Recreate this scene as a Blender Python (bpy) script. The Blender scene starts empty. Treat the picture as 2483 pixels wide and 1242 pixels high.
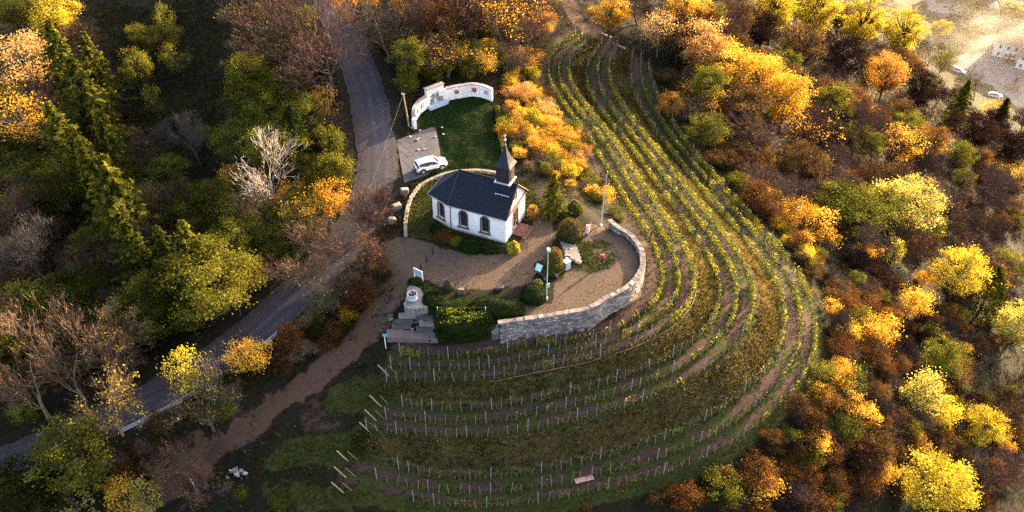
import bpy, math, random
import numpy as np
from mathutils import Vector, Matrix, kdtree
from mathutils.geometry import tessellate_polygon
R = math.radians
SC = bpy.context.scene
COL = SC.collection

# ------------------------------------------------------------------ camera
FPX, TH, DIST = 2150.0, R(40), 110.0            # focal length in pixels of the 2483 px wide photo, tilt, distance
CAM = np.array([0, -DIST*math.cos(TH), DIST*math.sin(TH)])
cd = bpy.data.cameras.new('camera'); cam = bpy.data.objects.new('camera', cd); COL.objects.link(cam)
cd.sensor_width = 36; cd.lens = 36*FPX/2483; cd.clip_start = 1; cd.clip_end = 5000
cam.location = CAM; cam.rotation_euler = (math.pi/2-TH, 0, 0)
SC.camera = cam
# ------------------------------------------------------------------ sky, sun, exposure
SUN_EL = R(12); SUN_AZ = R(43)                   # azimuth from +Y towards +X
wd = bpy.data.worlds.new('World'); SC.world = wd; wd.use_nodes = True
nt = wd.node_tree; nt.nodes.clear()
sky = nt.nodes.new('ShaderNodeTexSky'); sky.sky_type = 'NISHITA'; sky.sun_disc = False
sky.sun_elevation = SUN_EL; sky.sun_rotation = SUN_AZ; sky.air_density = 0.8; sky.dust_density = 3.5; sky.ozone_density = 0.0
bg = nt.nodes.new('ShaderNodeBackground'); bg.inputs[1].default_value = 0.15
wo = nt.nodes.new('ShaderNodeOutputWorld')
nt.links.new(sky.outputs[0], bg.inputs[0]); nt.links.new(bg.outputs[0], wo.inputs[0])
ld = bpy.data.lights.new('sun', 'SUN'); ld.energy = 4.8; ld.angle = R(0.6); ld.color = (1.0, 0.75, 0.43)
sun = bpy.data.objects.new('sun', ld); COL.objects.link(sun)
SV = Vector((math.sin(SUN_AZ)*math.cos(SUN_EL), math.cos(SUN_AZ)*math.cos(SUN_EL), math.sin(SUN_EL)))
sun.rotation_euler = SV.to_track_quat('Z', 'Y').to_euler(); sun.location = (60, 90, 120)
SC.view_settings.view_transform = 'Standard'; SC.view_settings.look = 'None'
SC.view_settings.exposure = 2.75; SC.view_settings.gamma = 1.0
SC.render.engine = 'CYCLES'
SC.cycles.use_denoising = False
SC.cycles.max_bounces = 6; SC.cycles.transparent_max_bounces = 6; SC.cycles.diffuse_bounces = 3
SC.cycles.volume_bounces = 0

# ------------------------------------------------------------------ helpers
def at(u, v, z=0.0):                              # pixel of the photo -> point on the level z
    x = (u-1241.5)/FPX; y = (621-v)/FPX
    d = np.array([x, math.cos(TH)+y*math.sin(TH), -math.sin(TH)+y*math.cos(TH)])
    return CAM + d*((z-CAM[2])/d[2])
def proj(P):
    q = np.asarray(P, float)-CAM
    zz = q[..., 1]*math.cos(TH)-q[..., 2]*math.sin(TH); yy = q[..., 1]*math.sin(TH)+q[..., 2]*math.cos(TH)
    return np.stack([1241.5+FPX*q[..., 0]/zz, 621-FPX*yy/zz], -1)
def xy(u, v, z=0.0): return at(u, v, z)[:2]
def hash2(ix, iy, seed):
    h = (ix.astype(np.int64)*374761393 + iy.astype(np.int64)*668265263 + seed*974634777) & 0x7fffffff
    h = ((h ^ (h >> 13))*1274126177) & 0x7fffffff
    return ((h ^ (h >> 16)) & 0xffff)/65535.0
def vnoise(x, y, seed=0):
    x = np.asarray(x, float); y = np.asarray(y, float)
    ix = np.floor(x); iy = np.floor(y); fx = x-ix; fy = y-iy
    fx = fx*fx*(3-2*fx); fy = fy*fy*(3-2*fy)
    a = hash2(ix, iy, seed); b = hash2(ix+1, iy, seed); c = hash2(ix, iy+1, seed); d = hash2(ix+1, iy+1, seed)
    return (a*(1-fx)+b*fx)*(1-fy)+(c*(1-fx)+d*fx)*fy
def fbm(x, y, sc, seed=0, octs=3):
    s = 0; a = .5; t = 0
    for i in range(octs):
        s = s + a*vnoise(np.asarray(x)*sc*2**i+17.3*i, np.asarray(y)*sc*2**i-9.1*i, seed+i); t += a; a *= .5
    return s/t
def sstep(a, b, x):
    t = np.clip((np.asarray(x, float)-a)/(b-a), 0, 1); return t*t*(3-2*t)
def inpoly(X, Y, P):
    P = np.asarray(P, float); ins = np.zeros(np.shape(X), bool); n = len(P); j = n-1
    for i in range(n):
        xi, yi = P[i]; xj, yj = P[j]
        c = ((yi > Y) != (yj > Y)) & (X < (xj-xi)*(Y-yi)/((yj-yi) if yj != yi else 1e-9)+xi)
        ins ^= c; j = i
    return ins
def catmull(P, n):
    P = np.asarray(P, float); m = len(P)
    Q = np.vstack([2*P[0]-P[1], P, 2*P[-1]-P[-2]])
    t = np.linspace(0, m-1, n); i = np.minimum(t.astype(int), m-2); f = (t-i)[:, None]
    a, b, c, d = Q[i], Q[i+1], Q[i+2], Q[i+3]
    return .5*((2*b)+(c-a)*f+(2*a-5*b+4*c-d)*f*f+(3*b-a-3*c+d)*f**3)
def resample(P, step):
    P = np.asarray(P, float); L = np.r_[0, np.cumsum(np.linalg.norm(np.diff(P, axis=0), axis=1))]
    n = max(2, int(round(L[-1]/step))+1); q = np.linspace(0, L[-1], n)
    return np.stack([np.interp(q, L, P[:, k]) for k in range(P.shape[1])], 1), q

def mesh_np(name, V, F, mats, tint=None, mi=None, smooth=False):
    me = bpy.data.meshes.new(name); V = np.asarray(V, np.float32)
    me.vertices.add(len(V)); me.vertices.foreach_set('co', V.ravel())
    if isinstance(F, np.ndarray):
        k = F.shape[1]; nl = F.size; ls = np.arange(0, nl, k); li = F.ravel(); npoly = len(F)
    else:
        ln = np.array([len(f) for f in F]); ls = np.r_[0, np.cumsum(ln)[:-1]]; li = np.array([i for f in F for i in f]); npoly = len(F); nl = len(li)
    me.loops.add(nl); me.loops.foreach_set('vertex_index', li.astype(np.int32))
    me.polygons.add(npoly); me.polygons.foreach_set('loop_start', ls.astype(np.int32))
    if mi is not None: me.polygons.foreach_set('material_index', np.asarray(mi, np.int32))
    me.polygons.foreach_set('use_smooth', np.full(npoly, bool(smooth)))
    me.update(calc_edges=True); me.validate()
    for m in (mats if isinstance(mats, (list, tuple)) else [mats]): me.materials.append(m)
    if tint is not None:
        a = me.attributes.new('tint', 'FLOAT', 'FACE'); a.data.foreach_set('value', np.asarray(tint, np.float32))
    return me
def link(name, me, parent=None, loc=None, rot=None, scale=None):
    o = bpy.data.objects.new(name, me); COL.objects.link(o)
    if parent is not None: o.parent = parent
    if loc is not None: o.location = [float(c) for c in loc]
    if rot is not None: o.rotation_euler = rot
    if scale is not None: o.scale = scale
    return o
def tag(o, label=None, cat=None, group=None, kind=None):
    if label: o['label'] = label
    if cat: o['category'] = cat
    if group: o['group'] = group
    if kind: o['kind'] = kind
    return o
def thing(name, label, cat, loc=(0, 0, 0), rz=0, group=None):
    return tag(link(name, None, None, loc, (0, 0, rz)), label, cat, group)
def setmat(o, m, i=0):
    s = o.material_slots[i]; s.link = 'OBJECT'; s.material = m

class MB:                                          # collects shapes for one mesh
    def __init__(s): s.v = []; s.f = []; s.m = []
    def add(s, V, F, m=0):
        b = len(s.v); s.v += [tuple(map(float, p)) for p in V]; s.f += [tuple(i+b for i in f) for f in F]; s.m += [m]*len(F); return s
    def box(s, c, d, rz=0, m=0, tilt=None, jit=0, rng=None):
        V = np.array([(x, y, z) for z in (-.5, .5) for x, y in ((-.5, -.5), (.5, -.5), (.5, .5), (-.5, .5))])*np.array(d)
        if jit: V = V + rng.uniform(-jit, jit, V.shape)
        M = Matrix.Rotation(rz, 3, 'Z')
        if tilt is not None: M = M @ tilt
        V = V @ np.array(M).T + np.array(c)
        return s.add(V, [(3, 2, 1, 0), (4, 5, 6, 7), (0, 1, 5, 4), (1, 2, 6, 5), (2, 3, 7, 6), (3, 0, 4, 7)], m)
    def prism(s, P, z0, z1, m=0):                  # P: list of (x,y) ccw
        n = len(P); V = [(x, y, z0) for x, y in P]+[(x, y, z1) for x, y in P]
        tr = tessellate_polygon([[Vector((x, y, 0)) for x, y in P]])
        F = [(i, (i+1) % n, n+(i+1) % n, n+i) for i in range(n)]
        F += [tuple(t[::-1]) for t in tr]+[tuple(i+n for i in t) for t in tr]
        return s.add(V, F, m)
    def tube(s, P, r, n=6, m=0, cap=True):
        P = np.asarray(P, float); k = len(P); r = np.ones(k)*r
        V = []
        for i in range(k):
            d = P[min(i+1, k-1)]-P[max(i-1, 0)]; d = d/(np.linalg.norm(d)+1e-9)
            a = np.cross(d, (0, 0, 1) if abs(d[2]) < .9 else (1, 0, 0)); a /= np.linalg.norm(a); b = np.cross(d, a)
            for j in range(n):
                t = 2*math.pi*j/n; V.append(P[i]+r[i]*(a*math.cos(t)+b*math.sin(t)))
        F = [(i*n+j, i*n+(j+1) % n, (i+1)*n+(j+1) % n, (i+1)*n+j) for i in range(k-1) for j in range(n)]
        if cap: F += [tuple(range(n))[::-1], tuple(range((k-1)*n, k*n))]
        return s.add(V, F, m)
    def lathe(s, prof, n=12, c=(0, 0, 0), m=0, sx=1, sy=1, ph=0):
        V = [(c[0]+r*sx*math.cos(2*math.pi*j/n+ph), c[1]+r*sy*math.sin(2*math.pi*j/n+ph), c[2]+z) for r, z in prof for j in range(n)]
        k = len(prof)
        F = [(i*n+j, i*n+(j+1) % n, (i+1)*n+(j+1) % n, (i+1)*n+j) for i in range(k-1) for j in range(n)]
        F += [tuple(range(n))[::-1], tuple(range((k-1)*n, k*n))]
        return s.add(V, F, m)
    def mesh(s, name, mats, smooth=False): return mesh_np(name, np.array(s.v), s.f, mats, mi=s.m, smooth=smooth)
    def obj(s, name, mats, parent=None, smooth=False, **k): return link(name, s.mesh(name, mats, smooth), parent, **k)

# ------------------------------------------------------------------ materials
def newmat(name):
    m = bpy.data.materials.new(name); m.use_nodes = True; n = m.node_tree.nodes; n.clear()
    out = n.new('ShaderNodeOutputMaterial'); return m, n, m.node_tree.links, out
def N(n, t, **kw):
    x = n.new(t)
    for k, v in kw.items(): setattr(x, k, v)
    return x
def noise(n, l, scale, vec=None, detail=4, rough=.6):
    x = n.new('ShaderNodeTexNoise'); x.inputs['Scale'].default_value = scale; x.inputs['Detail'].default_value = detail; x.inputs['Roughness'].default_value = rough
    if vec is not None: l.new(vec, x.inputs['Vector'])
    return x.outputs['Fac']
def ramp(n, l, fac, stops):
    x = n.new('ShaderNodeValToRGB'); e = x.color_ramp.elements
    while len(e) < len(stops): e.new(.5)
    for k, (p, c) in zip(e, stops): k.position = p; k.color = (*c, 1)
    l.new(fac, x.inputs['Fac']); return x.outputs['Color']
def mixc(n, l, fac, a, b, mode='MIX'):
    x = n.new('ShaderNodeMix'); x.data_type = 'RGBA'; x.blend_type = mode
    for s, val in ((x.inputs[0], fac), (x.inputs[6], a), (x.inputs[7], b)):
        if isinstance(val, (int, float)): s.default_value = val
        elif isinstance(val, tuple): s.default_value = (*val, 1)
        else: l.new(val, s)
    return x.outputs[2]
def math_(n, l, op, a, b=None):
    x = n.new('ShaderNodeMath'); x.operation = op
    for s, val in zip(x.inputs, (a, b)):
        if val is None: continue
        if isinstance(val, (int, float)): s.default_value = val
        else: l.new(val, s)
    return x.outputs[0]
def mat(name, c, rough=.8, var=.25, scale=3., metal=0., bump=0., bscale=20., spec=.3, c2=None):
    m, n, l, out = newmat(name)
    p = n.new('ShaderNodeBsdfPrincipled'); p.inputs['Roughness'].default_value = rough; p.inputs['Metallic'].default_value = metal
    p.inputs['Specular IOR Level'].default_value = spec
    tc = n.new('ShaderNodeNewGeometry').outputs['Position']
    f = noise(n, l, scale, tc)
    c2 = c2 or tuple(x*(1-var) for x in c)
    c1 = tuple(min(1, x*(1+var*.5)) for x in c)
    l.new(ramp(n, l, f, [(.3, c2), (.7, c1)]), p.inputs['Base Color'])
    if bump:
        b = n.new('ShaderNodeBump'); b.inputs['Strength'].default_value = bump; b.inputs['Distance'].default_value = .05
        l.new(noise(n, l, bscale, tc), b.inputs['Height']); l.new(b.outputs[0], p.inputs['Normal'])
    l.new(p.outputs[0], out.inputs[0]); return m
def leafmat(name, c0, c1, c2, trans=.45, orand=.3, k=1.0):
    c0, c1, c2 = (tuple(min(.95, x*k) for x in c) for c in (c0, c1, c2))
    m, n, l, out = newmat(name)
    t = N(n, 'ShaderNodeAttribute', attribute_name='tint').outputs['Fac']
    r = n.new('ShaderNodeObjectInfo').outputs['Random']
    f = math_(n, l, 'ADD', t, math_(n, l, 'MULTIPLY', math_(n, l, 'SUBTRACT', r, .5), orand))
    c = ramp(n, l, f, [(.1, c0), (.5, c1), (.9, c2)])
    d = n.new('ShaderNodeBsdfDiffuse'); tr = n.new('ShaderNodeBsdfTranslucent'); l.new(c, d.inputs[0])
    l.new(c, tr.inputs[0])
    mx = n.new('ShaderNodeMixShader'); mx.inputs[0].default_value = trans
    l.new(d.outputs[0], mx.inputs[1]); l.new(tr.outputs[0], mx.inputs[2]); l.new(mx.outputs[0], out.inputs[0]); return m
HAZE = 0
# ------------------------------------------------------------------ terrain heights
CT = [  # photo pixel and the level of the ground there, in metres above the forecourt
 # plateau, lawn
 (1000,640,0),(1100,640,0),(1200,660,0),(1300,640,0),(1400,640,0),(1240,560,0),(1150,500,0),(1050,480,0),(1300,500,0),(1400,540,0),
 (1100,300,.6),(1190,270,.5),(1180,380,.2),(1020,350,.4),(1060,420,.1),(1250,430,0),(1030,280,.8),(1150,215,1),(1330,450,-.4),
 # road
 (800,0,6),(870,170,3.2),(905,300,1.4),(905,420,.4),(860,560,-.3),(700,720,-1.6),(500,880,-3.6),(250,1020,-6.2),(0,1130,-9),
 # track
 (940,620,-.1),(930,740,-1.6),(830,850,-4),(700,950,-6),(520,1090,-9),(400,1200,-12),
 # bank between them, below the road
 (800,780,-3.2),(620,900,-5.2),(420,1020,-8),(250,1130,-11),(60,1242,-15),(300,1242,-14),
 # left wood
 (780,400,0),(600,420,-3.5),(420,250,-8),(300,400,-8.5),(100,300,-6),(0,100,-4),(0,500,-7),(250,650,-7),(500,620,-5),(100,850,-8),(300,880,-6.5),(400,0,-2),(600,150,-2),(700,0,2),(620,620,-3.2),
 # top centre
 (1000,60,4),(1100,120,2.4),(1250,30,3),(1250,150,.6),(1370,20,-.6),
 # foot of the terrace wall
 (1225,817,-1.9),(1275,816,-2.0),(1351,801,-2.2),(1425,788,-2.3),(1494,766,-2.3),(1537,738,-2.3),(1563,692,-2.2),(1567,612,-1.9),(1530,560,-1.6),(1490,530,-1.2),
 # vineyard, inner edge
 (960,845,-3.6),(1080,862,-3.6),(1220,852,-3.3),(1370,832,-3.1),(1490,800,-3),(1572,745,-3),(1598,680,-3),(1582,600,-2.9),(1525,515,-3.2),(1475,430,-3.8),(1425,345,-4),(1375,285,-3.8),(1335,225,-3.4),(1320,180,-3.2),(1390,85,-2),
 # vineyard, outer edge
 (1572,160,-5.5),(1595,240,-7.5),(1655,340,-9),(1790,500,-10.5),(1945,685,-11.5),(1975,770,-12),(1970,870,-12),(1900,980,-12),(1740,1100,-12),(1450,1195,-12),(1130,1235,-12),(830,1185,-10.5),(650,1180,-10.5),(750,1050,-8),(870,960,-6.5),
 # right slope down to the valley
 (2080,720,-18),(2250,800,-26),(2483,900,-38),(2250,1200,-28),(2000,1150,-19),(1700,1242,-15.5),(1250,1242,-12.5),(2483,1242,-40),(2050,420,-25),(2250,520,-38),(2483,520,-56),(1880,300,-18),(1980,100,-36),(2150,280,-46),(1780,60,-15),(1640,60,-7),(1500,60,-2),(1650,200,-8.5),
 (2483,260,-80),(2280,160,-80),(2250,20,-80),(2483,0,-80),(2400,100,-80),(2120,10,-66)]
PC = [np.r_[xy(u, v, z), z] for u, v, z in CT]
PC += [np.array(p, float) for p in [(-170,0,-2),(-170,160,14),(-60,170,14),(30,190,0),(-70,-90,-26),(20,-95,-38),(95,-70,-56),(190,0,-80),(170,90,-80),(260,200,-80),(260,350,-80),(90,260,-50),(-180,-100,-14),(-120,60,0)]]
PC = np.array(PC)
def tps_fit(P, lam=2e-4):
    X = P[:, :2]/100; n = len(X); d = np.linalg.norm(X[:, None]-X[None], axis=2)
    K = np.where(d > 0, d*d*np.log(np.maximum(d, 1e-9)), 0)+lam*np.eye(n); Q = np.c_[np.ones(n), X]
    A = np.block([[K, Q], [Q.T, np.zeros((3, 3))]]); return X, np.linalg.solve(A, np.r_[P[:, 2], 0, 0, 0])
TX, TW = tps_fit(PC)
def tps(x, y):
    x = np.asarray(x, float).ravel()/100; y = np.asarray(y, float).ravel()/100; o = np.empty(len(x))
    for i in range(0, len(x), 20000):
        q = np.c_[x[i:i+20000], y[i:i+20000]]; d2 = ((q[:, None]-TX[None])**2).sum(2)
        o[i:i+20000] = (.5*d2*np.log(np.maximum(d2, 1e-18))) @ TW[:-3]+TW[-3]+q @ TW[-2:]
    return o
def axis(lo, hi, step, far_lo, far_hi, g=1.09):
    c = list(np.arange(lo, hi+1e-6, step)); s = step
    while c[-1] < far_hi: s = min(s*g, 60); c.append(c[-1]+s)
    s = step
    while c[0] > far_lo: s = min(s*g, 60); c.insert(0, c[0]-s)
    return np.array(c)
GX = axis(-66, 62, .45, -800, 800); GY = axis(-42, 84, .45, -600, 900)
XX, YY = np.meshgrid(GX, GY)
ZZ = tps(XX, YY).reshape(XX.shape)
far = np.maximum(np.maximum(-150-XX, XX-230), np.maximum(-95-YY, YY-300))      # beyond the traced ground the land levels out
ZF = -80+90*sstep(160, -160, XX)*sstep(-200, 100, YY)
ZZ = ZZ+(ZF-ZZ)*sstep(-60, 60, far)
ZZ = np.maximum(ZZ, -80); ZZ = np.minimum(ZZ, 16)

# vineyard: traced inner and outer edges, rows run between them
VIN = [(1390,85),(1335,130),(1320,180),(1335,225),(1375,285),(1420,345),(1470,430),(1520,515),(1572,600),(1592,680),(1568,742),(1490,797),(1370,828),(1220,848),(1080,862),(965,853)]
VOUT = [(1572,160),(1580,195),(1595,240),(1620,285),(1655,340),(1700,395),(1790,500),(1880,600),(1945,685),(1975,770),(1970,870),(1900,980),(1740,1100),(1450,1195),(1130,1235),(830,1185)]
def raymarch(u, v, off=0.0, zf=None):
    d = np.array([(u-1241.5)/FPX, math.cos(TH)+(621-v)/FPX*math.sin(TH), -math.sin(TH)+(621-v)/FPX*math.cos(TH)])
    zf = zf or H; a, b = 40.0, None
    ts = np.arange(45, 520, 1.0); P = CAM+ts[:, None]*d
    g = P[:, 2]-(zf(P[:, 0], P[:, 1])+off); k = np.argmax(g < 0)
    if g[k] >= 0: k = len(ts)-1
    t = ts[k-1]+(ts[k]-ts[k-1])*g[k-1]/(g[k-1]-g[k]+1e-9)
    return CAM+d*t
vin = np.array([raymarch(u, v, 0, tps)[:2] for u, v in VIN]); vout = np.array([raymarch(u, v, 0, tps)[:2] for u, v in VOUT])
NT_, NS_ = 361, 61
ci, co = catmull(vin, NT_), catmull(vout, NT_)
def vpt(s, i): return ci[i]*(1-s)+co[i]*s
kd = kdtree.KDTree(NT_*NS_)
for i in range(NT_):
    for j in range(NS_):
        q = vpt(j/(NS_-1), i); kd.insert((q[0], q[1], 0), i*NS_+j)
kd.balance()
VS = np.zeros(XX.shape); VT = np.zeros(XX.shape); VD = np.full(XX.shape, 99.)
vb = np.vstack([ci, co]); lo, hi = vb.min(0)-4, vb.max(0)+4
for r, c in np.argwhere((XX > lo[0]) & (XX < hi[0]) & (YY > lo[1]) & (YY < hi[1])):
    q, k, d = kd.find((XX[r, c], YY[r, c], 0)); VS[r, c] = (k % NS_)/(NS_-1); VT[r, c] = (k//NS_)/(NT_-1); VD[r, c] = d
INV = sstep(1.6, .5, VD)
ROWS = [.03, .125, .215, .375, .475, .575, .79, .895, .99]
PS = np.array([0, .23, .35, .595, .765, 1]); PV = np.array([0, .10, .36, .48, .86, 1.0])   # terrace profile: level beds, steep banks
ZZ = ZZ+(VS-np.interp(VS, PS, PV))*8.5*sstep(0, .06, VT)*sstep(1, .94, VT)*sstep(2.5, .3, VD)

# plateau held by the stone wall
WTOP = .7
WPX = [(1477,538),(1494,552),(1521,568),(1545,596),(1553,623),(1549,653),(1521,689),(1466,719),(1425,742),(1357,755),(1290,766),(1212,777)]
WIN = catmull([xy(u, v, WTOP) for u, v in WPX], 181)       # inner line of the wall
wall_n = np.gradient(WIN, axis=0); wall_n = np.c_[-wall_n[:, 1], wall_n[:, 0]]; wall_n /= np.linalg.norm(wall_n, axis=1)[:, None]
WOUT = WIN+wall_n*.55
if np.linalg.norm(WOUT[60]-np.array([5, 0])) < np.linalg.norm(WIN[60]-np.array([5, 0])): WOUT = WIN-wall_n*.55; wall_n = -wall_n
WMID = (WIN+WOUT)/2
PLAT = list(map(tuple, WMID))+[tuple(xy(u, v)) for u, v in [(1190,800),(1060,775),(985,748),(960,700),(935,640),(930,590),(985,560),(1000,500),(1050,440),(1120,410),(1240,420),(1330,460),(1420,490)]]
inp = inpoly(XX, YY, PLAT)
pk = kdtree.KDTree(len(PLAT)*4)
pp, _ = resample(np.array(PLAT[180:]+[PLAT[0]]), 1.0)       # the open side: blend softly
pk = kdtree.KDTree(len(pp))
for i, q in enumerate(pp): pk.insert((q[0], q[1], 0), i)
pk.balance()
PB = np.zeros(XX.shape)
for r, c in np.argwhere(inp): PB[r, c] = pk.find((XX[r, c], YY[r, c], 0))[2]
ZZ = np.where(inp, ZZ*(1-sstep(0, 2.5, PB)), ZZ)
# just outside the wall the ground stands at its foot
# road and its bed
ROADC = [(770,-90,8.2),(800,0,6),(838,90,4.4),(872,170,3.2),(893,240,2.2),(903,300,1.4),(912,360,.9),(912,420,.4),(893,485,.05),(853,560,-.3),(790,640,-.9),(700,727,-1.6),(610,808,-2.5),(500,888,-3.6),(380,960,-4.8),(250,1024,-6.2),(100,1090,-8),(-60,1150,-9.9),(-250,1220,-12)]
road = catmull([np.r_[xy(u, v, z), z] for u, v, z in ROADC], 400)
rk = kdtree.KDTree(len(road))
for i, q in enumerate(road): rk.insert((q[0], q[1], 0), i)
rk.balance()
RW = 2.8
RD = np.full(XX.shape, 99.); RZ = np.zeros(XX.shape)
for r, c in np.argwhere((XX > -75) & (XX < -5) & (YY > -45) & (YY < 100)):
    q, k, d = rk.find((XX[r, c], YY[r, c], 0)); RD[r, c] = d; RZ[r, c] = road[k, 2]
ZZ = ZZ+(RZ-.12-ZZ)*sstep(RW+3.8, RW+.8, RD)
# small unevenness off the road and the forecourt
rough_ = sstep(RW+.5, RW+3, RD)*(1-inp)
ZZ = ZZ+(fbm(XX, YY, .35, 5)-.5)*.5*rough_*sstep(.2, .8, 1-INV*.7)
# paved pad lies level
PADP = [xy(u, v, .35) for u, v in [(961,338),(1056,304),(1067,366),(1071,400),(1030,425),(980,442)]]
_i = np.searchsorted(GX, np.mean(PADP, 0)[0]); _j = np.searchsorted(GY, np.mean(PADP, 0)[1]); PADZ = float(ZZ[_j, _i])+.02
_s = np.mean([inpoly(XX+dx, YY+dy, PADP) for dx in (-1.2, -.6, 0, .6, 1.2) for dy in (-1.2, -.6, 0, .6, 1.2)], axis=0)
ZZ = ZZ+(PADZ-.10-ZZ)*sstep(0, .45, _s)*(RD > RW)
# village street lies level
VST = [xy(u, v, -80) for u, v in [(2262,158),(2324,133),(2372,127),(2424,124),(2437,155),(2600,190),(2640,300),(2483,262),(2440,270),(2385,228),(2368,196),(2324,178),(2280,168)]]
ZZ = np.where(inpoly(XX, YY, VST), -80.15, ZZ)

def H(x, y):
    x = np.asarray(x, float); y = np.asarray(y, float)
    i = np.clip(np.searchsorted(GX, x)-1, 0, len(GX)-2); j = np.clip(np.searchsorted(GY, y)-1, 0, len(GY)-2)
    fx = np.clip((x-GX[i])/(GX[i+1]-GX[i]), 0, 1); fy = np.clip((y-GY[j])/(GY[j+1]-GY[j]), 0, 1)
    return (ZZ[j, i]*(1-fx)+ZZ[j, i+1]*fx)*(1-fy)+(ZZ[j+1, i]*(1-fx)+ZZ[j+1, i+1]*fx)*fy
def grid_at(A, x, y):
    i = np.clip(np.searchsorted(GX, x)-1, 0, len(GX)-2); j = np.clip(np.searchsorted(GY, y)-1, 0, len(GY)-2); return A[j, i]
def ground(u, v, off=0.0):                        # the ground point seen at a pixel
    p = raymarch(u, v, off); p[2] = float(H(p[0], p[1])); return p
def g3(x, y): return np.array([x, y, float(H(x, y))])

# ------------------------------------------------------------------ ground cover weights and ground mesh
def softpoly(X, Y, P, r=.4):                      # share of a small disc that lies inside
    return np.mean([inpoly(X+dx, Y+dy, P) for dx, dy in ((0, 0), (r, 0), (-r, 0), (0, r), (0, -r), (.6*r, .6*r), (-.6*r, .6*r), (.6*r, -.6*r), (-.6*r, -.6*r))], axis=0)
def pxpoly(P, z=0.0): return [tuple(xy(u, v, z)) for u, v in P]
wob = lambda s, a, k: (fbm(XX, YY, s, k)-.5)*a
XW, YW = XX+wob(.6, 1.6, 21), YY+wob(.6, 1.6, 33)
GRAV = [pxpoly([(915,585),(950,575),(985,572),(1045,592),(1100,608),(1180,618),(1238,622),(1278,575),(1300,510),(1325,515),(1352,575),(1335,612),(1298,640),(1290,690),(1215,700),(1130,702),(1080,695),(1050,690),(1015,678),(985,690),(965,720),(945,760),(905,770),(900,700),(912,640)]),
        pxpoly([(1300,745),(1340,735),(1350,690),(1380,660),(1400,560),(1440,545),(1500,560),(1555,600),(1565,660),(1540,700),(1480,735),(1400,760),(1290,775)]),
        pxpoly([(1270,700),(1300,690),(1290,720),(1330,760),(1260,780)])]
gravel = np.zeros(XX.shape)
for P in GRAV: gravel = np.maximum(gravel, softpoly(XW, YW, P))
TGR = pxpoly([(1395,600),(1440,578),(1480,590),(1500,630),(1470,650),(1440,665),(1400,665),(1380,640)])
gravel = gravel*(1-softpoly(XW, YW, TGR, .7)*sstep(.32, .62, fbm(XX, YY, .8, 8)+.18)*.9)
LAWN = pxpoly([(1013,290),(1030,270),(1056,254),(1098,244),(1141,236),(1192,247),(1205,290),(1215,340),(1225,385),(1240,420),(1110,415),(1040,432),(985,450),(1062,405),(1068,365),(1056,303),(1010,318)], .4)
lawn = softpoly(XX+wob(.8, .6, 3), YY+wob(.8, .6, 4), LAWN)
CHG = pxpoly([(985,570),(988,520),(1002,475),(1045,440),(1110,420),(1200,420),(1280,445),(1310,500),(1270,560),(1235,600),(1100,592),(1040,580)])
chg = inpoly(XX, YY, CHG)*1.0*(1-gravel)
TRK = catmull([np.r_[ground(u, v)[:2], w] for u, v, w in [(945,600,2.2),(938,690,1.8),(915,765,1.5),(850,840,1.5),(760,915,1.35),(680,970,1.4),(600,1035,1.5),(520,1095,1.4),(440,1150,1.3),(330,1250,1.3)]], 160)
TRK2 = catmull([np.r_[ground(u, v)[:2], w] for u, v, w in [(1330,-60,1.6),(1378,10,1.6),(1410,55,1.6),(1450,92,1.7),(1490,128,1.9),(1525,160,2.6)]], 80)
def pathw(T):
    k = kdtree.KDTree(len(T))
    for i, q in enumerate(T): k.insert((q[0], q[1], 0), i)
    k.balance(); W = np.zeros(XX.shape); l = T[:, :2].min(0)-6; h = T[:, :2].max(0)+6
    for r, c in np.argwhere((XX > l[0]) & (XX < h[0]) & (YY > l[1]) & (YY < h[1])):
        q, i, d = k.find((XW[r, c], YW[r, c], 0)); W[r, c] = sstep(T[i, 2]+.5, T[i, 2]-.5, d)
    return W
track = np.maximum(pathw(TRK), pathw(TRK2))*(1-gravel)*(.62+.38*sstep(.28, .52, fbm(XX, YY, .55, 71)))
# vineyard: reddish soil in the lanes, grass by the rows and on the banks
rowd = np.min([np.abs(VS-s) for s in ROWS], axis=0)
bank = ((VS > .235) & (VS < .345)) | ((VS > .60) & (VS < .76))
nz = fbm(XX, YY, .45, 40)
soil = INV*sstep(.016, .030, rowd)*(~bank)*sstep(.32, .62, nz+.08*(VS < .25)+.07*(VT > .6))
vgrass = INV*(1-soil)*(~bank)
dry = INV*bank
grassb = np.zeros(XX.shape)
for P in [[(770,985),(800,940),(880,915),(960,900),(985,930),(960,985),(880,1000),(790,1005)], [(640,1120),(700,1070),(800,1045),(900,1045),(900,1110),(840,1140),(760,1130),(660,1140)], [(610,1165),(740,1170),(840,1200),(900,1242),(700,1242)], [(1000,690),(1060,700),(1130,710),(1120,760),(1040,760)]]:
    grassb = np.maximum(grassb, softpoly(XW, YW, [tuple(ground(u, v)[:2]) for u, v in P], .7))
grassb *= (1-track)
grass = np.clip(vgrass+grassb+sstep(-66, -76, ZZ)*.5, 0, 1)
redsoil = np.clip(soil+.6*sstep(4, 1.5, np.hypot(XX-ground(780,1010)[0], YY-ground(780,1010)[1]))*(1-grassb), 0, 1)
terr_grass = softpoly(XW, YW, TGR)*(1-gravel)
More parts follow.
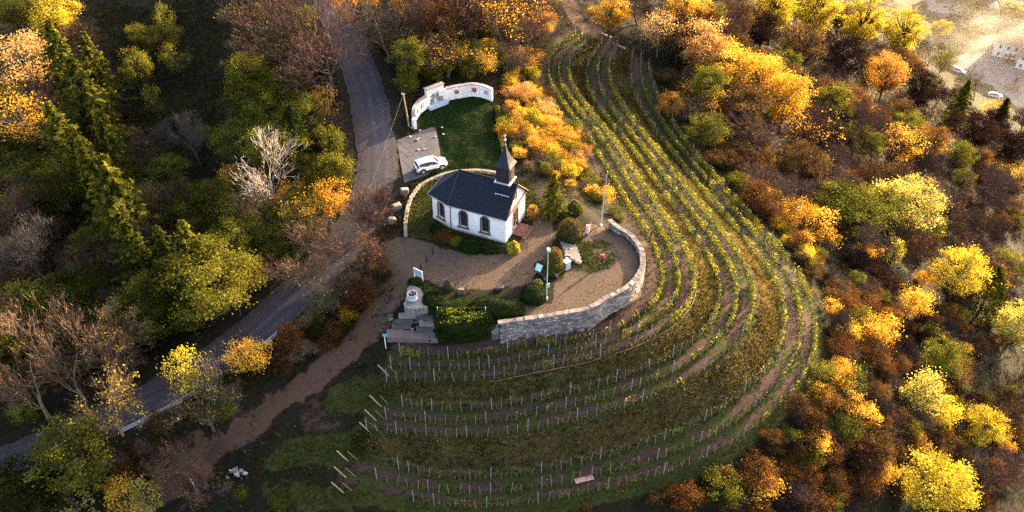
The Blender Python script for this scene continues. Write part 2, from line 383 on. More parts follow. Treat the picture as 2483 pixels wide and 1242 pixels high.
# ------------------------------------------------------------------ ground material and mesh
def ground_material():
    m, n, l, out = newmat('ground')
    pos = n.new('ShaderNodeNewGeometry').outputs['Position']
    sep = lambda a: N(n, 'ShaderNodeSeparateColor')
    c1 = N(n, 'ShaderNodeAttribute', attribute_name='cov'); s1 = n.new('ShaderNodeSeparateColor'); l.new(c1.outputs['Color'], s1.inputs[0])
    c2 = N(n, 'ShaderNodeAttribute', attribute_name='cov2'); s2 = n.new('ShaderNodeSeparateColor'); l.new(c2.outputs['Color'], s2.inputs[0])
    fine = noise(n, l, 3.5, pos, 6, .7); mid = noise(n, l, .7, pos, 5); big = noise(n, l, .13, pos, 3); gr = noise(n, l, 22, pos, 3, .7)
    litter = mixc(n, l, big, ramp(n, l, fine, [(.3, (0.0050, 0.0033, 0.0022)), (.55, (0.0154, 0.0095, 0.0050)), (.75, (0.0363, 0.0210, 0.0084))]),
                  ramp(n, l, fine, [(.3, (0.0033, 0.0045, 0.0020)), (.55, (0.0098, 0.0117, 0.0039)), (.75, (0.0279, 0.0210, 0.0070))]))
    gravel = mixc(n, l, mid, ramp(n, l, gr, [(.25, (0.0572, 0.0378, 0.0263)), (.5, (0.1010, 0.0665, 0.0464)), (.75, (0.1414, 0.0997, 0.0711))]), ramp(n, l, gr, [(.3, (0.0438, 0.0256, 0.0185)), (.7, (0.1111, 0.0725, 0.0526))]))
    grass = mixc(n, l, mid, ramp(n, l, fine, [(.3, (0.0123, 0.0193, 0.0040)), (.7, (0.0420, 0.0495, 0.0089))]), ramp(n, l, fine, [(.3, (0.0196, 0.0215, 0.0049)), (.7, (0.0672, 0.0559, 0.0121))]))
    soil = mixc(n, l, mid, ramp(n, l, fine, [(.3, (0.0270, 0.0133, 0.0108)), (.7, (0.0685, 0.0351, 0.0287))]), ramp(n, l, gr, [(.3, (0.0325, 0.0156, 0.0128)), (.7, (0.0830, 0.0464, 0.0377))]))
    trk = mixc(n, l, mid, ramp(n, l, fine, [(.3, (0.0394, 0.0185, 0.0132)), (.7, (0.0927, 0.0480, 0.0335))]), ramp(n, l, gr, [(.3, (0.0557, 0.0289, 0.0201)), (.7, (0.1252, 0.0693, 0.0474))]))
    gravel = mixc(n, l, math_(n, l, 'MULTIPLY', ramp(n, l, noise(n, l, .28, pos, 4, .65), [(.42, (0, 0, 0)), (.62, (1, 1, 1))]), .45), gravel, ramp(n, l, fine, [(.3, (0.0382, 0.0282, 0.0221)), (.7, (0.0892, 0.0622, 0.0442))]))
    lawn = mixc(n, l, mid, ramp(n, l, fine, [(.3, (0.0029, 0.0109, 0.0016)), (.7, (0.0092, 0.0231, 0.0031))]), ramp(n, l, fine, [(.3, (0.0045, 0.0131, 0.0019)), (.7, (0.0153, 0.0286, 0.0041))]))
    dry = ramp(n, l, fine, [(.3, (0.0351, 0.0250, 0.0094)), (.55, (0.0858, 0.0585, 0.0203)), (.75, (0.1560, 0.1053, 0.0390))])
    pert = math_(n, l, 'MULTIPLY', math_(n, l, 'SUBTRACT', noise(n, l, 1.6, pos, 5, .7), .5), 1.3)
    def fac(s):
        a = math_(n, l, 'ADD', s, math_(n, l, 'MULTIPLY', pert, math_(n, l, 'MULTIPLY', math_(n, l, 'MULTIPLY', s, math_(n, l, 'SUBTRACT', 1.0, s)), 4.0)))
        x = n.new('ShaderNodeMapRange'); x.interpolation_type = 'SMOOTHSTEP'; x.inputs[1].default_value = .35; x.inputs[2].default_value = .65; l.new(a, x.inputs[0]); return x.outputs[0]
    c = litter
    for s, k in ((s2.outputs[0], dry), (s1.outputs[1], grass), (s1.outputs[2], soil), (s2.outputs[2], trk), (s1.outputs[0], gravel), (s2.outputs[1], lawn)):
        c = mixc(n, l, fac(s), c, k)
    p = n.new('ShaderNodeBsdfPrincipled'); p.inputs['Roughness'].default_value = .95; p.inputs['Specular IOR Level'].default_value = .15
    l.new(c, p.inputs['Base Color'])
    b = n.new('ShaderNodeBump'); b.inputs['Strength'].default_value = .6; b.inputs['Distance'].default_value = .12; l.new(fine, b.inputs['Height']); l.new(b.outputs[0], p.inputs['Normal'])
    l.new(p.outputs[0], out.inputs[0]); return m
M_ground = ground_material()
cov = np.stack([gravel, np.clip(grass+terr_grass+chg, 0, 1), redsoil, np.ones(XX.shape)], -1).reshape(-1, 4)
cov2 = np.stack([dry, lawn, track, np.ones(XX.shape)], -1).reshape(-1, 4)
GV = np.stack([XX, YY, ZZ], -1).reshape(-1, 3)
ny, nx = XX.shape
idx = np.arange(ny*nx).reshape(ny, nx)
GF = np.stack([idx[:-1, :-1], idx[:-1, 1:], idx[1:, 1:], idx[1:, :-1]], -1).reshape(-1, 4)
fm = lambda a: a.reshape(-1)[GF].mean(1) > .5
kind = np.zeros(len(GF), int); kind[fm(track)] = 1; kind[fm(gravel)] = 2; kind[fm(lawn)] = 3
# ground normals from the whole sheet so that the pieces meet without a seam
dzy, dzx = np.gradient(ZZ, GY, GX); GN = np.stack([-dzx, -dzy, np.ones_like(ZZ)], -1); GN /= np.linalg.norm(GN, axis=-1, keepdims=True); GN = GN.reshape(-1, 3)
for k, nm in enumerate(['ground', 'dirt_track', 'gravel_forecourt', 'lawn']):
    F = GF[kind == k]; us, inv = np.unique(F, return_inverse=True)
    me = mesh_np(nm, GV[us], inv.reshape(-1, 4), M_ground, smooth=True)
    for an, arr in (('cov', cov), ('cov2', cov2)):
        a = me.attributes.new(an, 'FLOAT_COLOR', 'POINT'); a.data.foreach_set('color', arr[us].astype(np.float32).ravel())
    me.normals_split_custom_set_from_vertices(GN[us].tolist())
    tag(link(nm, me), kind='structure')

# ------------------------------------------------------------------ asphalt road
def road_material():
    m, n, l, out = newmat('asphalt')
    pos = n.new('ShaderNodeNewGeometry').outputs['Position']
    uv = N(n, 'ShaderNodeAttribute', attribute_name='lane').outputs['Fac']
    f = noise(n, l, 14, pos, 5, .7); g = noise(n, l, .5, pos, 4)
    c = mixc(n, l, g, ramp(n, l, f, [(.3, (.020, .017, .026)), (.7, (.036, .032, .046))]), ramp(n, l, f, [(.3, (.026, .021, .030)), (.7, (.044, .038, .050))]))
    seam = math_(n, l, 'LESS_THAN', math_(n, l, 'ABSOLUTE', math_(n, l, 'SUBTRACT', uv, .64)), .008)
    c = mixc(n, l, seam, c, (.008, .007, .008))
    tyre = math_(n, l, 'ADD', math_(n, l, 'LESS_THAN', math_(n, l, 'ABSOLUTE', math_(n, l, 'SUBTRACT', uv, .22)), .055), math_(n, l, 'LESS_THAN', math_(n, l, 'ABSOLUTE', math_(n, l, 'SUBTRACT', uv, .47)), .055))
    c = mixc(n, l, math_(n, l, 'MULTIPLY', tyre, math_(n, l, 'MULTIPLY', noise(n, l, 1.2, pos, 4), .45)), c, (.075, .066, .074))
    patch = ramp(n, l, noise(n, l, .22, pos, 2, .4), [(.60, (0, 0, 0)), (.62, (1, 1, 1))])
    c = mixc(n, l, math_(n, l, 'MULTIPLY', patch, .5), c, (.018, .016, .020))
    sh = math_(n, l, 'GREATER_THAN', uv, .64)
    c = mixc(n, l, math_(n, l, 'MULTIPLY', sh, .45), c, (.055, .036, .034))
    p = n.new('ShaderNodeBsdfPrincipled'); p.inputs['Roughness'].default_value = .8; p.inputs['Specular IOR Level'].default_value = .25
    l.new(c, p.inputs['Base Color'])
    b = n.new('ShaderNodeBump'); b.inputs['Strength'].default_value = .3; b.inputs['Distance'].default_value = .02; l.new(f, b.inputs['Height']); l.new(b.outputs[0], p.inputs['Normal'])
    l.new(p.outputs[0], out.inputs[0]); return m
def strip(name, T, wl, m, nc=7, lift=0.0, ends=None):
    d = np.gradient(T[:, :2], axis=0); nn = np.c_[d[:, 1], -d[:, 0]]; nn /= np.linalg.norm(nn, axis=1)[:, None]
    V = []; L = []
    for i in range(len(T)):
        w = wl[i] if hasattr(wl, '__len__') else wl
        for j in range(nc):
            q = -1+2*j/(nc-1); V.append((*(T[i, :2]+nn[i]*q*w), T[i, 2]+lift+.06*(1-q*q)-(.05 if abs(q) > .99 else 0))); L.append((q+1)/2)
    F = np.array([(i*nc+j, i*nc+j+1, (i+1)*nc+j+1, (i+1)*nc+j) for i in range(len(T)-1) for j in range(nc-1)])
    me = mesh_np(name, V, F[:, ::-1], m, smooth=True)
    a = me.attributes.new('lane', 'FLOAT', 'POINT'); a.data.foreach_set('value', np.array(L, np.float32)); return me
rl = np.linspace(0, 1, len(road)); edge_wob = RW+(vnoise(np.arange(len(road))*.35, np.zeros(len(road)), 4)-.5)*.35
M_asph = road_material()
tag(link('road', strip('road', road, edge_wob, M_asph)), kind='structure')
# paved pad where the car stands
M_pave = mat('paving', (.075, .068, .078), .85, .35, .8, bump=.3, bscale=12)
mb = MB(); mb.prism(PADP[::-1], PADZ-.4, PADZ)
pad = mb.obj('parking_pad', M_pave); tag(pad, kind='structure')
# paver courses of the pad: rows of slabs with joints
mb = MB(); rng = np.random.default_rng(3)
pc = np.array(PADP); e1 = pc[1]-pc[0]; e1 /= np.linalg.norm(e1); e2 = np.array([e1[1], -e1[0]])
slab = MB(); slab.box((0, 0, 0), (.96, .96, .06)); slab_me = slab.mesh('paving_slab', M_pave)
for i in range(-2, 14):
    for j in range(-3, 16):
        q = pc[0]+e1*(i+.5)+e2*(j+.5)
        cs = [q+e1*a*.48+e2*b*.48 for a in (-1, 1) for b in (-1, 1)]
        if all(inpoly(np.array([c[0]]), np.array([c[1]]), PADP)[0] for c in cs):
            link('paving_slab', slab_me, pad, (q[0], q[1], PADZ-.012+rng.uniform(-.003, .004)), (0, 0, math.atan2(e1[1], e1[0])))

# ------------------------------------------------------------------ shared materials
M_white = mat('white_render', (.83, .775, .765), .9, .06, .9, bump=.25, bscale=9, c2=(.64, .59, .575))
M_slate = mat('slate', (.018, .021, .034), .6, .45, 6, spec=.2)
M_sand = mat('red_sandstone', (.15, .068, .056), .85, .3, 4)
M_glass = mat('dark_glass', (.025, .034, .045), .3, .5, 5, spec=.6)
M_lead = mat('lead_flashing', (.55, .58, .64), .5, .15, 4, metal=.2)
M_brownwood = mat('brown_louvre', (.055, .02, .016), .7, .3, 6)
M_darkwood = mat('dark_wood', (.06, .034, .024), .7, .3, 5)
M_wood = mat('weathered_wood', (.20, .13, .085), .85, .35, 5, c2=(.12, .075, .05))
M_palewood = mat('pale_wood', (.34, .24, .15), .85, .3, 5)
M_galv = mat('galvanised_steel', (.55, .57, .62), .45, .15, 5, metal=.5)
M_black = mat('black_metal', (.02, .02, .024), .5, .2, 5)
M_stone = mat('pale_stone', (.24, .20, .18), .95, .4, 3, bump=.4, bscale=8)
M_stone2 = mat('grey_stone', (.10, .08, .078), .95, .45, 3, bump=.4, bscale=8)
M_conc = mat('concrete', (.20, .17, .16), .9, .25, 2)
M_mortar = mat('mortar', (.10, .08, .075), .95, .3, 6)

# ------------------------------------------------------------------ chapel
CHX = np.array([-.78, 2.45]); CHR = math.atan2(-.394, .919)
ch = thing('chapel', 'small white chapel with dark slate roof and a bell turret spire', 'chapel', (CHX[0], CHX[1], 0), CHR)
def wall_panel(p0, p1, z0, prof, holes, th, name, mats, parent, depth=.28):
    """vertical panel from p0 to p1 (local xy); prof: outline in (s,z); holes: lists of (s,z); outer face to the right of p0->p1"""
    p0 = np.array(p0, float); p1 = np.array(p1, float); d = (p1-p0)/np.linalg.norm(p1-p0); nrm = np.array([d[1], -d[0]])
    loops = [prof]+holes; flat = [q for lp in loops for q in lp]
    P = lambda q, dep: (*(p0+d*q[0]-nrm*dep), q[1])
    tr = tessellate_polygon([[Vector((q[0], q[1], 0)) for q in lp] for lp in loops])
    b = MB()
    V = [P(q, 0) for q in flat]; F = []
    for t in tr:
        a, bb, c = (np.array(flat[i]) for i in t)
        F.append(tuple(t) if (bb[0]-a[0])*(c[1]-a[1])-(bb[1]-a[1])*(c[0]-a[0]) > 0 else tuple(t[::-1]))
    b.add(V, F)
    for hl in holes:
        k = len(hl); V = [P(q, 0) for q in hl]+[P(q, depth) for q in hl]
        b.add(V, [(i, (i+1) % k, k+(i+1) % k, k+i) for i in range(k)])
    return b.obj(name, mats, parent)
def arch(s, z0, w, h, n=9):                        # closed outline of a round-headed opening
    r = w/2; zc = z0+h-r
    return [(s-r, z0), (s+r, z0)]+[(s+r*math.cos(t), zc+r*math.sin(t)) for t in np.linspace(0, math.pi, n)]
def arch_window(p0, p1, s, z0, w, h, parent, name='window'):
    p0 = np.array(p0, float); p1 = np.array(p1, float); d = (p1-p0)/np.linalg.norm(p1-p0); nrm = np.array([d[1], -d[0]])
    P = lambda q, dep: (*(p0+d*q[0]-nrm*dep), q[1])
    A = arch(s, z0, w, h, 13); O = arch(s, z0-.02, w+.36, h+.2, 13)
    pane = MB(); pane.add([P(q, .2) for q in A], [tuple(range(len(A)))])
    po = pane.obj(name, M_glass, parent)
    fr = MB(); k = len(A)                          # stone surround standing proud of the wall
    V = [P(q, -.05) for q in A]+[P(q, -.05) for q in O]+[P(q, .1) for q in A]+[P(q, .02) for q in O]
    F = []
    for i in range(1, k):
        j = (i+1) % k
        F += [(i, k+i, k+j, j)[::-1], (i, j, 2*k+j, 2*k+i), (k+i, 3*k+i, 3*k+j, k+j)]
    fr.add(V, F); fr.obj('frame', M_sand, po)
    sl = MB(); c = p0+d*s; ang = math.atan2(d[1], d[0])
    sl.box((*(c+nrm*.06), z0-.1), (w+.62, .3, .16), ang); sl.obj('sill', M_sand, po)
    gb = MB(); c = p0+d*s-nrm*.16
    for q in (-w*.2, w*.2): gb.box((*(c+d*q), z0+h*.46), (.045, .05, h*.9), ang)
    for zz in np.linspace(z0+.45, z0+h-.6, 4): gb.box((*c, zz), (w, .04, .045), ang)
    gb.obj('glazing_bars', M_black, po)
NL, NWD, AL, AI, EH, RH = 7.7, 6.2, 3.1, 1.1, 4.05, 7.05
C0, C1, C2, C3, C4, C5 = (0, 0), (-NL, 0), (-NL-AL, AI), (-NL-AL, NWD-AI), (-NL, NWD), (0, NWD)
rect = lambda L, h: [(0, -.3), (L, -.3), (L, h), (0, h)]
wn = lambda p, q: float(np.hypot(p[0]-q[0], p[1]-q[1]))
WW, WH, WZ = 1.0, 2.4, .9
def facet(a, b, wins):
    L = wn(a, b)
    wall_panel(a, b, 0, rect(L, EH), [arch(s, WZ, WW, WH, 13) for s in wins], .4, 'wall', M_white, ch)
    for s in wins: arch_window(a, b, s, WZ, WW, WH, ch)
facet(C1, C0, [1.85, 4.85]); facet(C2, C1, [AL*.52]); facet(C3, C2, [2.0]); facet(C4, C3, [AL*.52]); facet(C5, C4, [2.85, 5.85])
# gable front: door, round window, pediment
gp = [(0, -.3), (NWD, -.3), (NWD, EH), (NWD/2+.1, RH-.12), (0, EH)]
ov = [(3.15+.36*math.cos(t), 5.35+.5*math.sin(t)) for t in np.linspace(0, 2*math.pi, 16, endpoint=False)]
wall_panel(C0, C5, 0, gp, [arch(3.1, .25, 1.35, 3.1, 13), ov], .4, 'gable_wall', M_white, ch)
dr = MB(); dr.box((-.3, 3.1-.34, 1.6), (.06, .66, 2.7)); dr.box((-.3, 3.1+.34, 1.6), (.06, .66, 2.7)); do = dr.obj('door', M_darkwood, ch)
tb = MB(); A = arch(3.1, .25, 1.35, 3.1, 13); O = arch(3.1, .2, 1.9, 3.42, 13); k = len(A)
V = [(.07, s, z) for s, z in A]+[(.07, s, z) for s, z in O]+[(-.2, s, z) for s, z in A]+[(-.02, s, z) for s, z in O]
F = []
for i in range(1, k):
    j = (i+1) % k; F += [(i, k+i, k+j, j)[::-1], (i, j, 2*k+j, 2*k+i), (k+i, 3*k+i, 3*k+j, k+j)]
tb.add(V, F); tb.box((.12, 3.1, 3.75), (.24, 2.2, .14)); tb.obj('door_surround', M_sand, ch)
fan = MB(); fan.add([(-.26, s, z) for s, z in arch(3.1, 2.6, 1.35, .75, 13)], [tuple(range(15))]); fan.obj('fanlight', M_glass, do)
hd = MB(); hd.box((-.24, 3.2, 1.3), (.05, .05, .22)); hd.obj('handle', M_galv, do)
ow = MB(); ow.add([(-.18, s, z) for s, z in ov], [tuple(range(16))]); owo = ow.obj('oval_window', M_glass, ch)
of = MB(); ov2 = [(3.15+.5*math.cos(t), 5.35+.64*math.sin(t)) for t in np.linspace(0, 2*math.pi, 16, endpoint=False)]
of.add([(.04, s, z) for s, z in ov]+[(.04, s, z) for s, z in ov2]+[(-.1, s, z) for s, z in ov]+[(-.02, s, z) for s, z in ov2],
       [f for i in range(16) for f in ((i, 16+i, 16+(i+1) % 16, (i+1) % 16)[::-1], (i, (i+1) % 16, 32+(i+1) % 16, 32+i), (16+i, 48+i, 48+(i+1) % 16, 16+(i+1) % 16))])
of.obj('frame', M_sand, owo)
cn = MB(); cn.box((.14, NWD/2, EH-.05), (.28, NWD+.3, .16)); cn.obj('cornice', M_sand, ch)
st = MB(); st.box((.75, 3.1, .02), (1.5, 2.5, .5)); st.box((1.75, 3.1, -.08), (.5, 2.9, .34)); st.obj('door_step', M_sand, ch)
for yy in (1.95, 4.25): rl_ = MB(); rl_.tube([(.15, yy, 1.1), (1.35, yy, 1.05), (1.4, yy, .25)], .025, 5); rl_.obj('handrail', M_black, ch)
pl = MB()
for a, b in ((C1, C0), (C2, C1), (C3, C2), (C4, C3), (C5, C4)):
    a = np.array(a); b = np.array(b); d = (b-a)/np.linalg.norm(b-a); nr = np.array([d[1], -d[0]])
    c = (a+b)/2+nr*.03; pl.box((*c, .05), (np.linalg.norm(b-a)+.04, .08, .5), math.atan2(d[1], d[0]))
pl.obj('plinth', mat('plinth', (.55, .49, .48), .95, .45, 2), ch)
# roof
OH, HT = .38, .14
rp = NWD/2+.05
sl_ = (RH-EH)/rp
ez = EH-.08
def off(p, q): return p
E0, E1, E2, E3, E4, E5 = (.22, -OH, ez), (-NL-.12, -OH, ez), (-NL-AL-.42, AI-.22, ez), (-NL-AL-.42, NWD-AI+.22, ez), (-NL-.12, NWD+OH, ez), (.22, NWD+OH, ez)
RA, RB = (.22, rp, RH+.1), (-NL, rp, RH+.1)
def roof_plane(P, name='roof_slope', m=None):
    P = [np.array(p, float) for p in P]; nn = np.cross(P[1]-P[0], P[2]-P[0]); nn /= np.linalg.norm(nn)
    if nn[2] < 0: nn = -nn; P = P[::-1]
    k = len(P); b = MB(); V = P+[p-nn*HT for p in P]
    b.add(V, [tuple(range(k)), tuple(range(k, 2*k))[::-1]]+[(i, k+i, k+(i+1) % k, (i+1) % k) for i in range(k)])
    return b.obj(name, m or M_roof, ch)
def slate_material():
    m, n, l, out = newmat('slate_roof')
    tc = n.new('ShaderNodeTexCoord').outputs['Object']
    br = n.new('ShaderNodeTexBrick'); br.inputs['Scale'].default_value = 1; br.inputs['Brick Width'].default_value = .32; br.inputs['Row Height'].default_value = .16; br.inputs['Mortar Size'].default_value = .012
    br.inputs['Color1'].default_value = (.006, .008, .015, 1); br.inputs['Color2'].default_value = (.020, .024, .040, 1); br.inputs['Mortar'].default_value = (.003, .003, .005, 1)
    mp = n.new('ShaderNodeMapping'); sx = n.new('ShaderNodeSeparateXYZ'); l.new(tc, sx.inputs[0]); cb = n.new('ShaderNodeCombineXYZ')
    l.new(math_(n, l, 'ADD', sx.outputs[0], math_(n, l, 'MULTIPLY', sx.outputs[1], .3)), cb.inputs[0]); l.new(math_(n, l, 'MULTIPLY', sx.outputs[2], 1.4), cb.inputs[1]); l.new(cb.outputs[0], br.inputs['Vector'])
    f = noise(n, l, 1.3, tc, 5)
    c = mixc(n, l, math_(n, l, 'MULTIPLY', f, .7), br.outputs['Color'], (.014, .015, .022))
    p = n.new('ShaderNodeBsdfPrincipled'); p.inputs['Roughness'].default_value = .7; l.new(c, p.inputs['Base Color']); p.inputs['Specular IOR Level'].default_value = .12
    b = n.new('ShaderNodeBump'); b.inputs['Strength'].default_value = .5; b.inputs['Distance'].default_value = .03; l.new(br.outputs['Fac'], b.inputs['Height']); b.invert = True; l.new(b.outputs[0], p.inputs['Normal'])
    l.new(p.outputs[0], out.inputs[0]); return m
M_roof = slate_material()
for P in ([E1, E0, RA, RB], [E2, E1, RB], [E3, E2, RB], [E4, E3, RB], [E5, E4, RB, RA]): roof_plane(P)
hp = MB()
hp.tube([np.array(RA)+(0, 0, .02), np.array(RB)+(0, 0, .02)], .07, 6)
hp.obj('ridge_cap', M_slate, ch)
for e in (E1, E2, E3, E4):
    h_ = MB(); h_.tube([np.array(RB)+(0, 0, .02), np.array(e)+(0, 0, .04)], .05, 5); h_.obj('hip_cap', mat('hip', (.05, .055, .07), .6, .2, 4), ch)
for sgn, e in ((0, E0), (1, E5)):
    v_ = MB(); a = np.array(e)+(.06, 0, -.05); b = np.array(RA)+(.06, 0, -.05); v_.tube([a, b], .1, 4); v_.obj('verge_board', M_sand, ch)
gt = MB(); gt.tube([np.array(E0)+(0, -.06, -.04), np.array(E1)+(0, -.06, -.04), np.array(E2)+(-.06, -.06, -.04), np.array(E3)+(-.06, .06, -.04), np.array(E4)+(0, .06, -.04)], .065, 6)
gt.obj('gutter', mat('zinc', (.20, .21, .24), .5, .2, 4, metal=.4), ch)
dp = MB(); dp.tube([(-NL+.05, -.32, ez-.05), (-NL+.05, -.1, ez-.4), (-NL+.05, -.1, .1)], .05, 6); dp.obj('downpipe', M_slate, ch)
sg = MB(); sg.tube([(-2.2, 1.75, 6.02), (-.35, 1.75, 6.02)], .045, 5)
for xx in (-2.1, -1.25, -.45): sg.box((xx, 1.78, 5.92), (.05, .12, .2))
sg.obj('snow_guard', M_lead, ch)
# bell turret
tx, ty, tw = -1.4, rp, 1.75
b = MB(); b.box((tx, ty, 6.55), (tw+.12, tw+.12, 1.7)); b.obj('turret_base', M_slate, ch)
b = MB(); b.box((tx, ty, 7.43), (tw+.42, tw+.42, .10)); b.obj('turret_ledge', M_lead, ch)
bt = MB(); bt.box((tx, ty, 8.6), (tw, tw, 2.25)); bf = bt.obj('belfry', M_slate, ch)
for i in range(4):
    a = i*math.pi/2; cx_, cy_ = tx+math.cos(a)*(tw/2+.02), ty+math.sin(a)*(tw/2+.02)
    lv = MB(); lv.box((cx_, cy_, 8.5), (.06, 1.0, 1.5), a)
    for zz in np.linspace(7.85, 9.15, 7): lv.box((cx_+math.cos(a)*.05, cy_+math.sin(a)*.05, zz), (.1, .94, .07), a)
    lv.obj('louvre', M_brownwood, bf)
sp = MB(); prof = [(1.1, 9.62), (1.1, 9.72), (.98, 9.88), (.78, 10.2), (.60, 10.6), (.45, 11.05), (.30, 11.5), (.19, 12.0), (.11, 12.5), (.05, 13.0)]
sp.lathe([(r*math.sqrt(2), z) for r, z in prof], 4, (tx, ty, 0), ph=math.pi/4); spo = sp.obj('spire', M_slate, ch)
sb = MB(); sb.lathe([(.02, 12.95), (.10, 13.02), (.14, 13.15), (.10, 13.28), (.02, 13.34)], 10, (tx, ty, 0)); sb.obj('finial_ball', M_lead, spo, True)
sb = MB(); sb.lathe([(.02, 12.4), (.13, 12.45), (.13, 12.55), (.02, 12.6)], 8, (tx, ty, 0)); sb.obj('finial_collar', M_lead, spo, True)
sc_ = MB(); sc_.box((tx, ty, 13.7), (.05, .05, .8)); sc_.box((tx, ty, 13.78), (.05, .42, .05)); sc_.obj('cross', M_galv, spo)
ho = MB(); ho.lathe([(.02, 0), (.09, .05), (.1, .2), (.02, .32)], 8, (-2.55, 2.0, 9.7)); 
# ------------------------------------------------------------------ terrace retaining wall, stone by stone
rng = np.random.default_rng(11)
base_z = np.array([float(min(H(*(p+n_*.6)), H(*(p+n_*1.2)))) for p, n_ in zip(WOUT, wall_n)])-.35
base_z = np.convolve(np.r_[[base_z[0]]*8, base_z, [base_z[-1]]*8], np.ones(17)/17, 'valid')
ws = thing('terrace_wall', 'long curved rubble stone retaining wall around the gravel terrace', 'wall', (*WMID[90], 0))
off_ = np.array([*WMID[90], 0])
core = MB(); k = len(WIN)
V = []
for i in range(k):
    a = WIN[i]+wall_n[i]*.06; b = WOUT[i]-wall_n[i]*.06
    V += [(*a, -.4), (*a, WTOP-.12), (*b, WTOP-.12), (*b, base_z[i])]
core.add(np.array(V)-off_, [(i*4+j, i*4+(j+1) % 4, (i+1)*4+(j+1) % 4, (i+1)*4+j) for i in range(k-1) for j in range(4)]+[(0, 1, 2, 3), tuple((k-1)*4+j for j in (3, 2, 1, 0))])
core.obj('wall_core', M_mortar, ws)
def stone_material():
    m, n, l, out = newmat('wall_stone')
    t = N(n, 'ShaderNodeAttribute', attribute_name='tint').outputs['Fac']; tc = n.new('ShaderNodeTexCoord').outputs['Object']
    c = ramp(n, l, t, [(0, (.06, .045, .042)), (.35, (.155, .122, .115)), (.65, (.27, .225, .215)), (1, (.47, .41, .40))])
    c = mixc(n, l, math_(n, l, 'MULTIPLY', noise(n, l, 7, tc), .6), c, (.17, .125, .11), 'MIX')
    p = n.new('ShaderNodeBsdfPrincipled'); p.inputs['Roughness'].default_value = .95; l.new(mixc(n, l, .25, c, c), p.inputs['Base Color'])
    l.new(p.outputs[0], out.inputs[0]); return m
M_wstone = stone_material()
def rubble(path, nrm, z0, z1, rng, w=(.26, .62), h=(.15, .30), dep=.10):
    """courses of uneven stones on one face of a wall; returns verts, faces, tints"""
    V = []; F = []; T = []; L = np.r_[0, np.cumsum(np.linalg.norm(np.diff(path, axis=0), axis=1))]
    P = lambda s: np.array([np.interp(s, L, path[:, 0]), np.interp(s, L, path[:, 1])]); Nn = lambda s: np.array([np.interp(s, L, nrm[:, 0]), np.interp(s, L, nrm[:, 1])])
    zb = lambda s: np.interp(s, L, z0); zt = lambda s: np.interp(s, L, z1)
    zz = float(np.min(z0))
    while zz < float(np.max(z1)):
        hh = rng.uniform(*h); s = rng.uniform(-.3, 0)
        while s < L[-1]:
            ww = rng.uniform(*w); sm = s+ww/2
            if 0 < sm < L[-1] and zz+hh*.6 > zb(sm) and zz+hh*.7 < zt(sm):
                c = P(sm); nn = Nn(sm); nn = nn/np.linalg.norm(nn); d = np.array([-nn[1], nn[0]]); dz = rng.uniform(-.05, .05)
                b = len(V); g = .018; o = rng.uniform(.0, .09)
                for dep_, shrink in ((-.05, 0), (dep*.5+o*.6, 0), (dep*.7+o, .045)):
                    for a, q in ((-1, 0), (1, 0), (1, 1), (-1, 1)):
                        x = a*(ww/2-g-shrink)+rng.uniform(-.025, .025); y = zz+dz+(hh*q)+(g+shrink)*(1-2*q)+rng.uniform(-.02, .02)
                        V.append((*(c+d*x+nn*dep_), y))
                for r in (0, 4): F += [(b+r+i, b+r+(i+1) % 4, b+r+4+(i+1) % 4, b+r+4+i) for i in range(4)]
                F.append((b+8, b+9, b+10, b+11)); T += [float(np.clip(rng.normal(.5, .25), 0, 1))]*9
            s += ww
        zz += hh
    return np.array(V), np.array(F), T
V, F, T = rubble(WOUT-wall_n*.07, wall_n, base_z, np.full(k, WTOP-.1), rng)
tag(link('stone', mesh_np('stone', V-off_, F, M_wstone, T), ws), kind='stuff')
V, F, T = rubble(WIN+wall_n*.07, -wall_n, np.full(k, -.3), np.full(k, WTOP-.1), rng)
tag(link('inner_stone', mesh_np('inner_stone', V-off_, F, M_wstone, T), ws), kind='stuff')
caps = []
for v in range(6):
    b = MB(); b.box((0, 0, 0), (rng.uniform(.45, .66), .60, .15), jit=.045, rng=rng); me = b.mesh('capstone', M_wstone); a = me.attributes.new('tint', 'FLOAT', 'FACE'); a.data.foreach_set('value', np.full(6, .2+.07*v, np.float32)); caps.append(me)
cp, _ = resample(WMID, .52)
for i, q in enumerate(cp):
    d = cp[min(i+1, len(cp)-1)]-cp[max(i-1, 0)]
    link('capstone', caps[rng.integers(6)], ws, (*(q-WMID[90]), WTOP-.04+rng.uniform(-.03, .03)), (rng.uniform(-.05, .05), rng.uniform(-.05, .05), math.atan2(d[1], d[0])+rng.uniform(-.06, .06)))

# low curved stone kerb wall round the chapel's grass
LW = catmull([xy(u, v, .3) for u, v in [(984,574),(983,545),(987,515),(996,485),(1014,458),(1042,438),(1075,424),(1112,417),(1155,415),(1195,419),(1238,426)]], 90)
lw = thing('low_wall', 'low pale stone wall curving behind the chapel', 'wall', (*LW[40], 0)); o2 = np.array([*LW[40], 0])
ln = np.gradient(LW, axis=0); ln = np.c_[-ln[:, 1], ln[:, 0]]; ln /= np.linalg.norm(ln, axis=1)[:, None]
lz = np.array([float(H(*p)) for p in LW])
b = MB(); V = []
for i in range(90):
    for sd, z in ((-.13, -.3), (-.13, .36), (.13, .36), (.13, -.3)): V.append((*(LW[i]+ln[i]*sd), lz[i]+z))
b.add(np.array(V)-o2, [(i*4+j, i*4+(j+1) % 4, (i+1)*4+(j+1) % 4, (i+1)*4+j) for i in range(89) for j in range(4)]+[(0, 1, 2, 3), (359, 358, 357, 356)][:2])
b.obj('wall_core', M_mortar, lw)
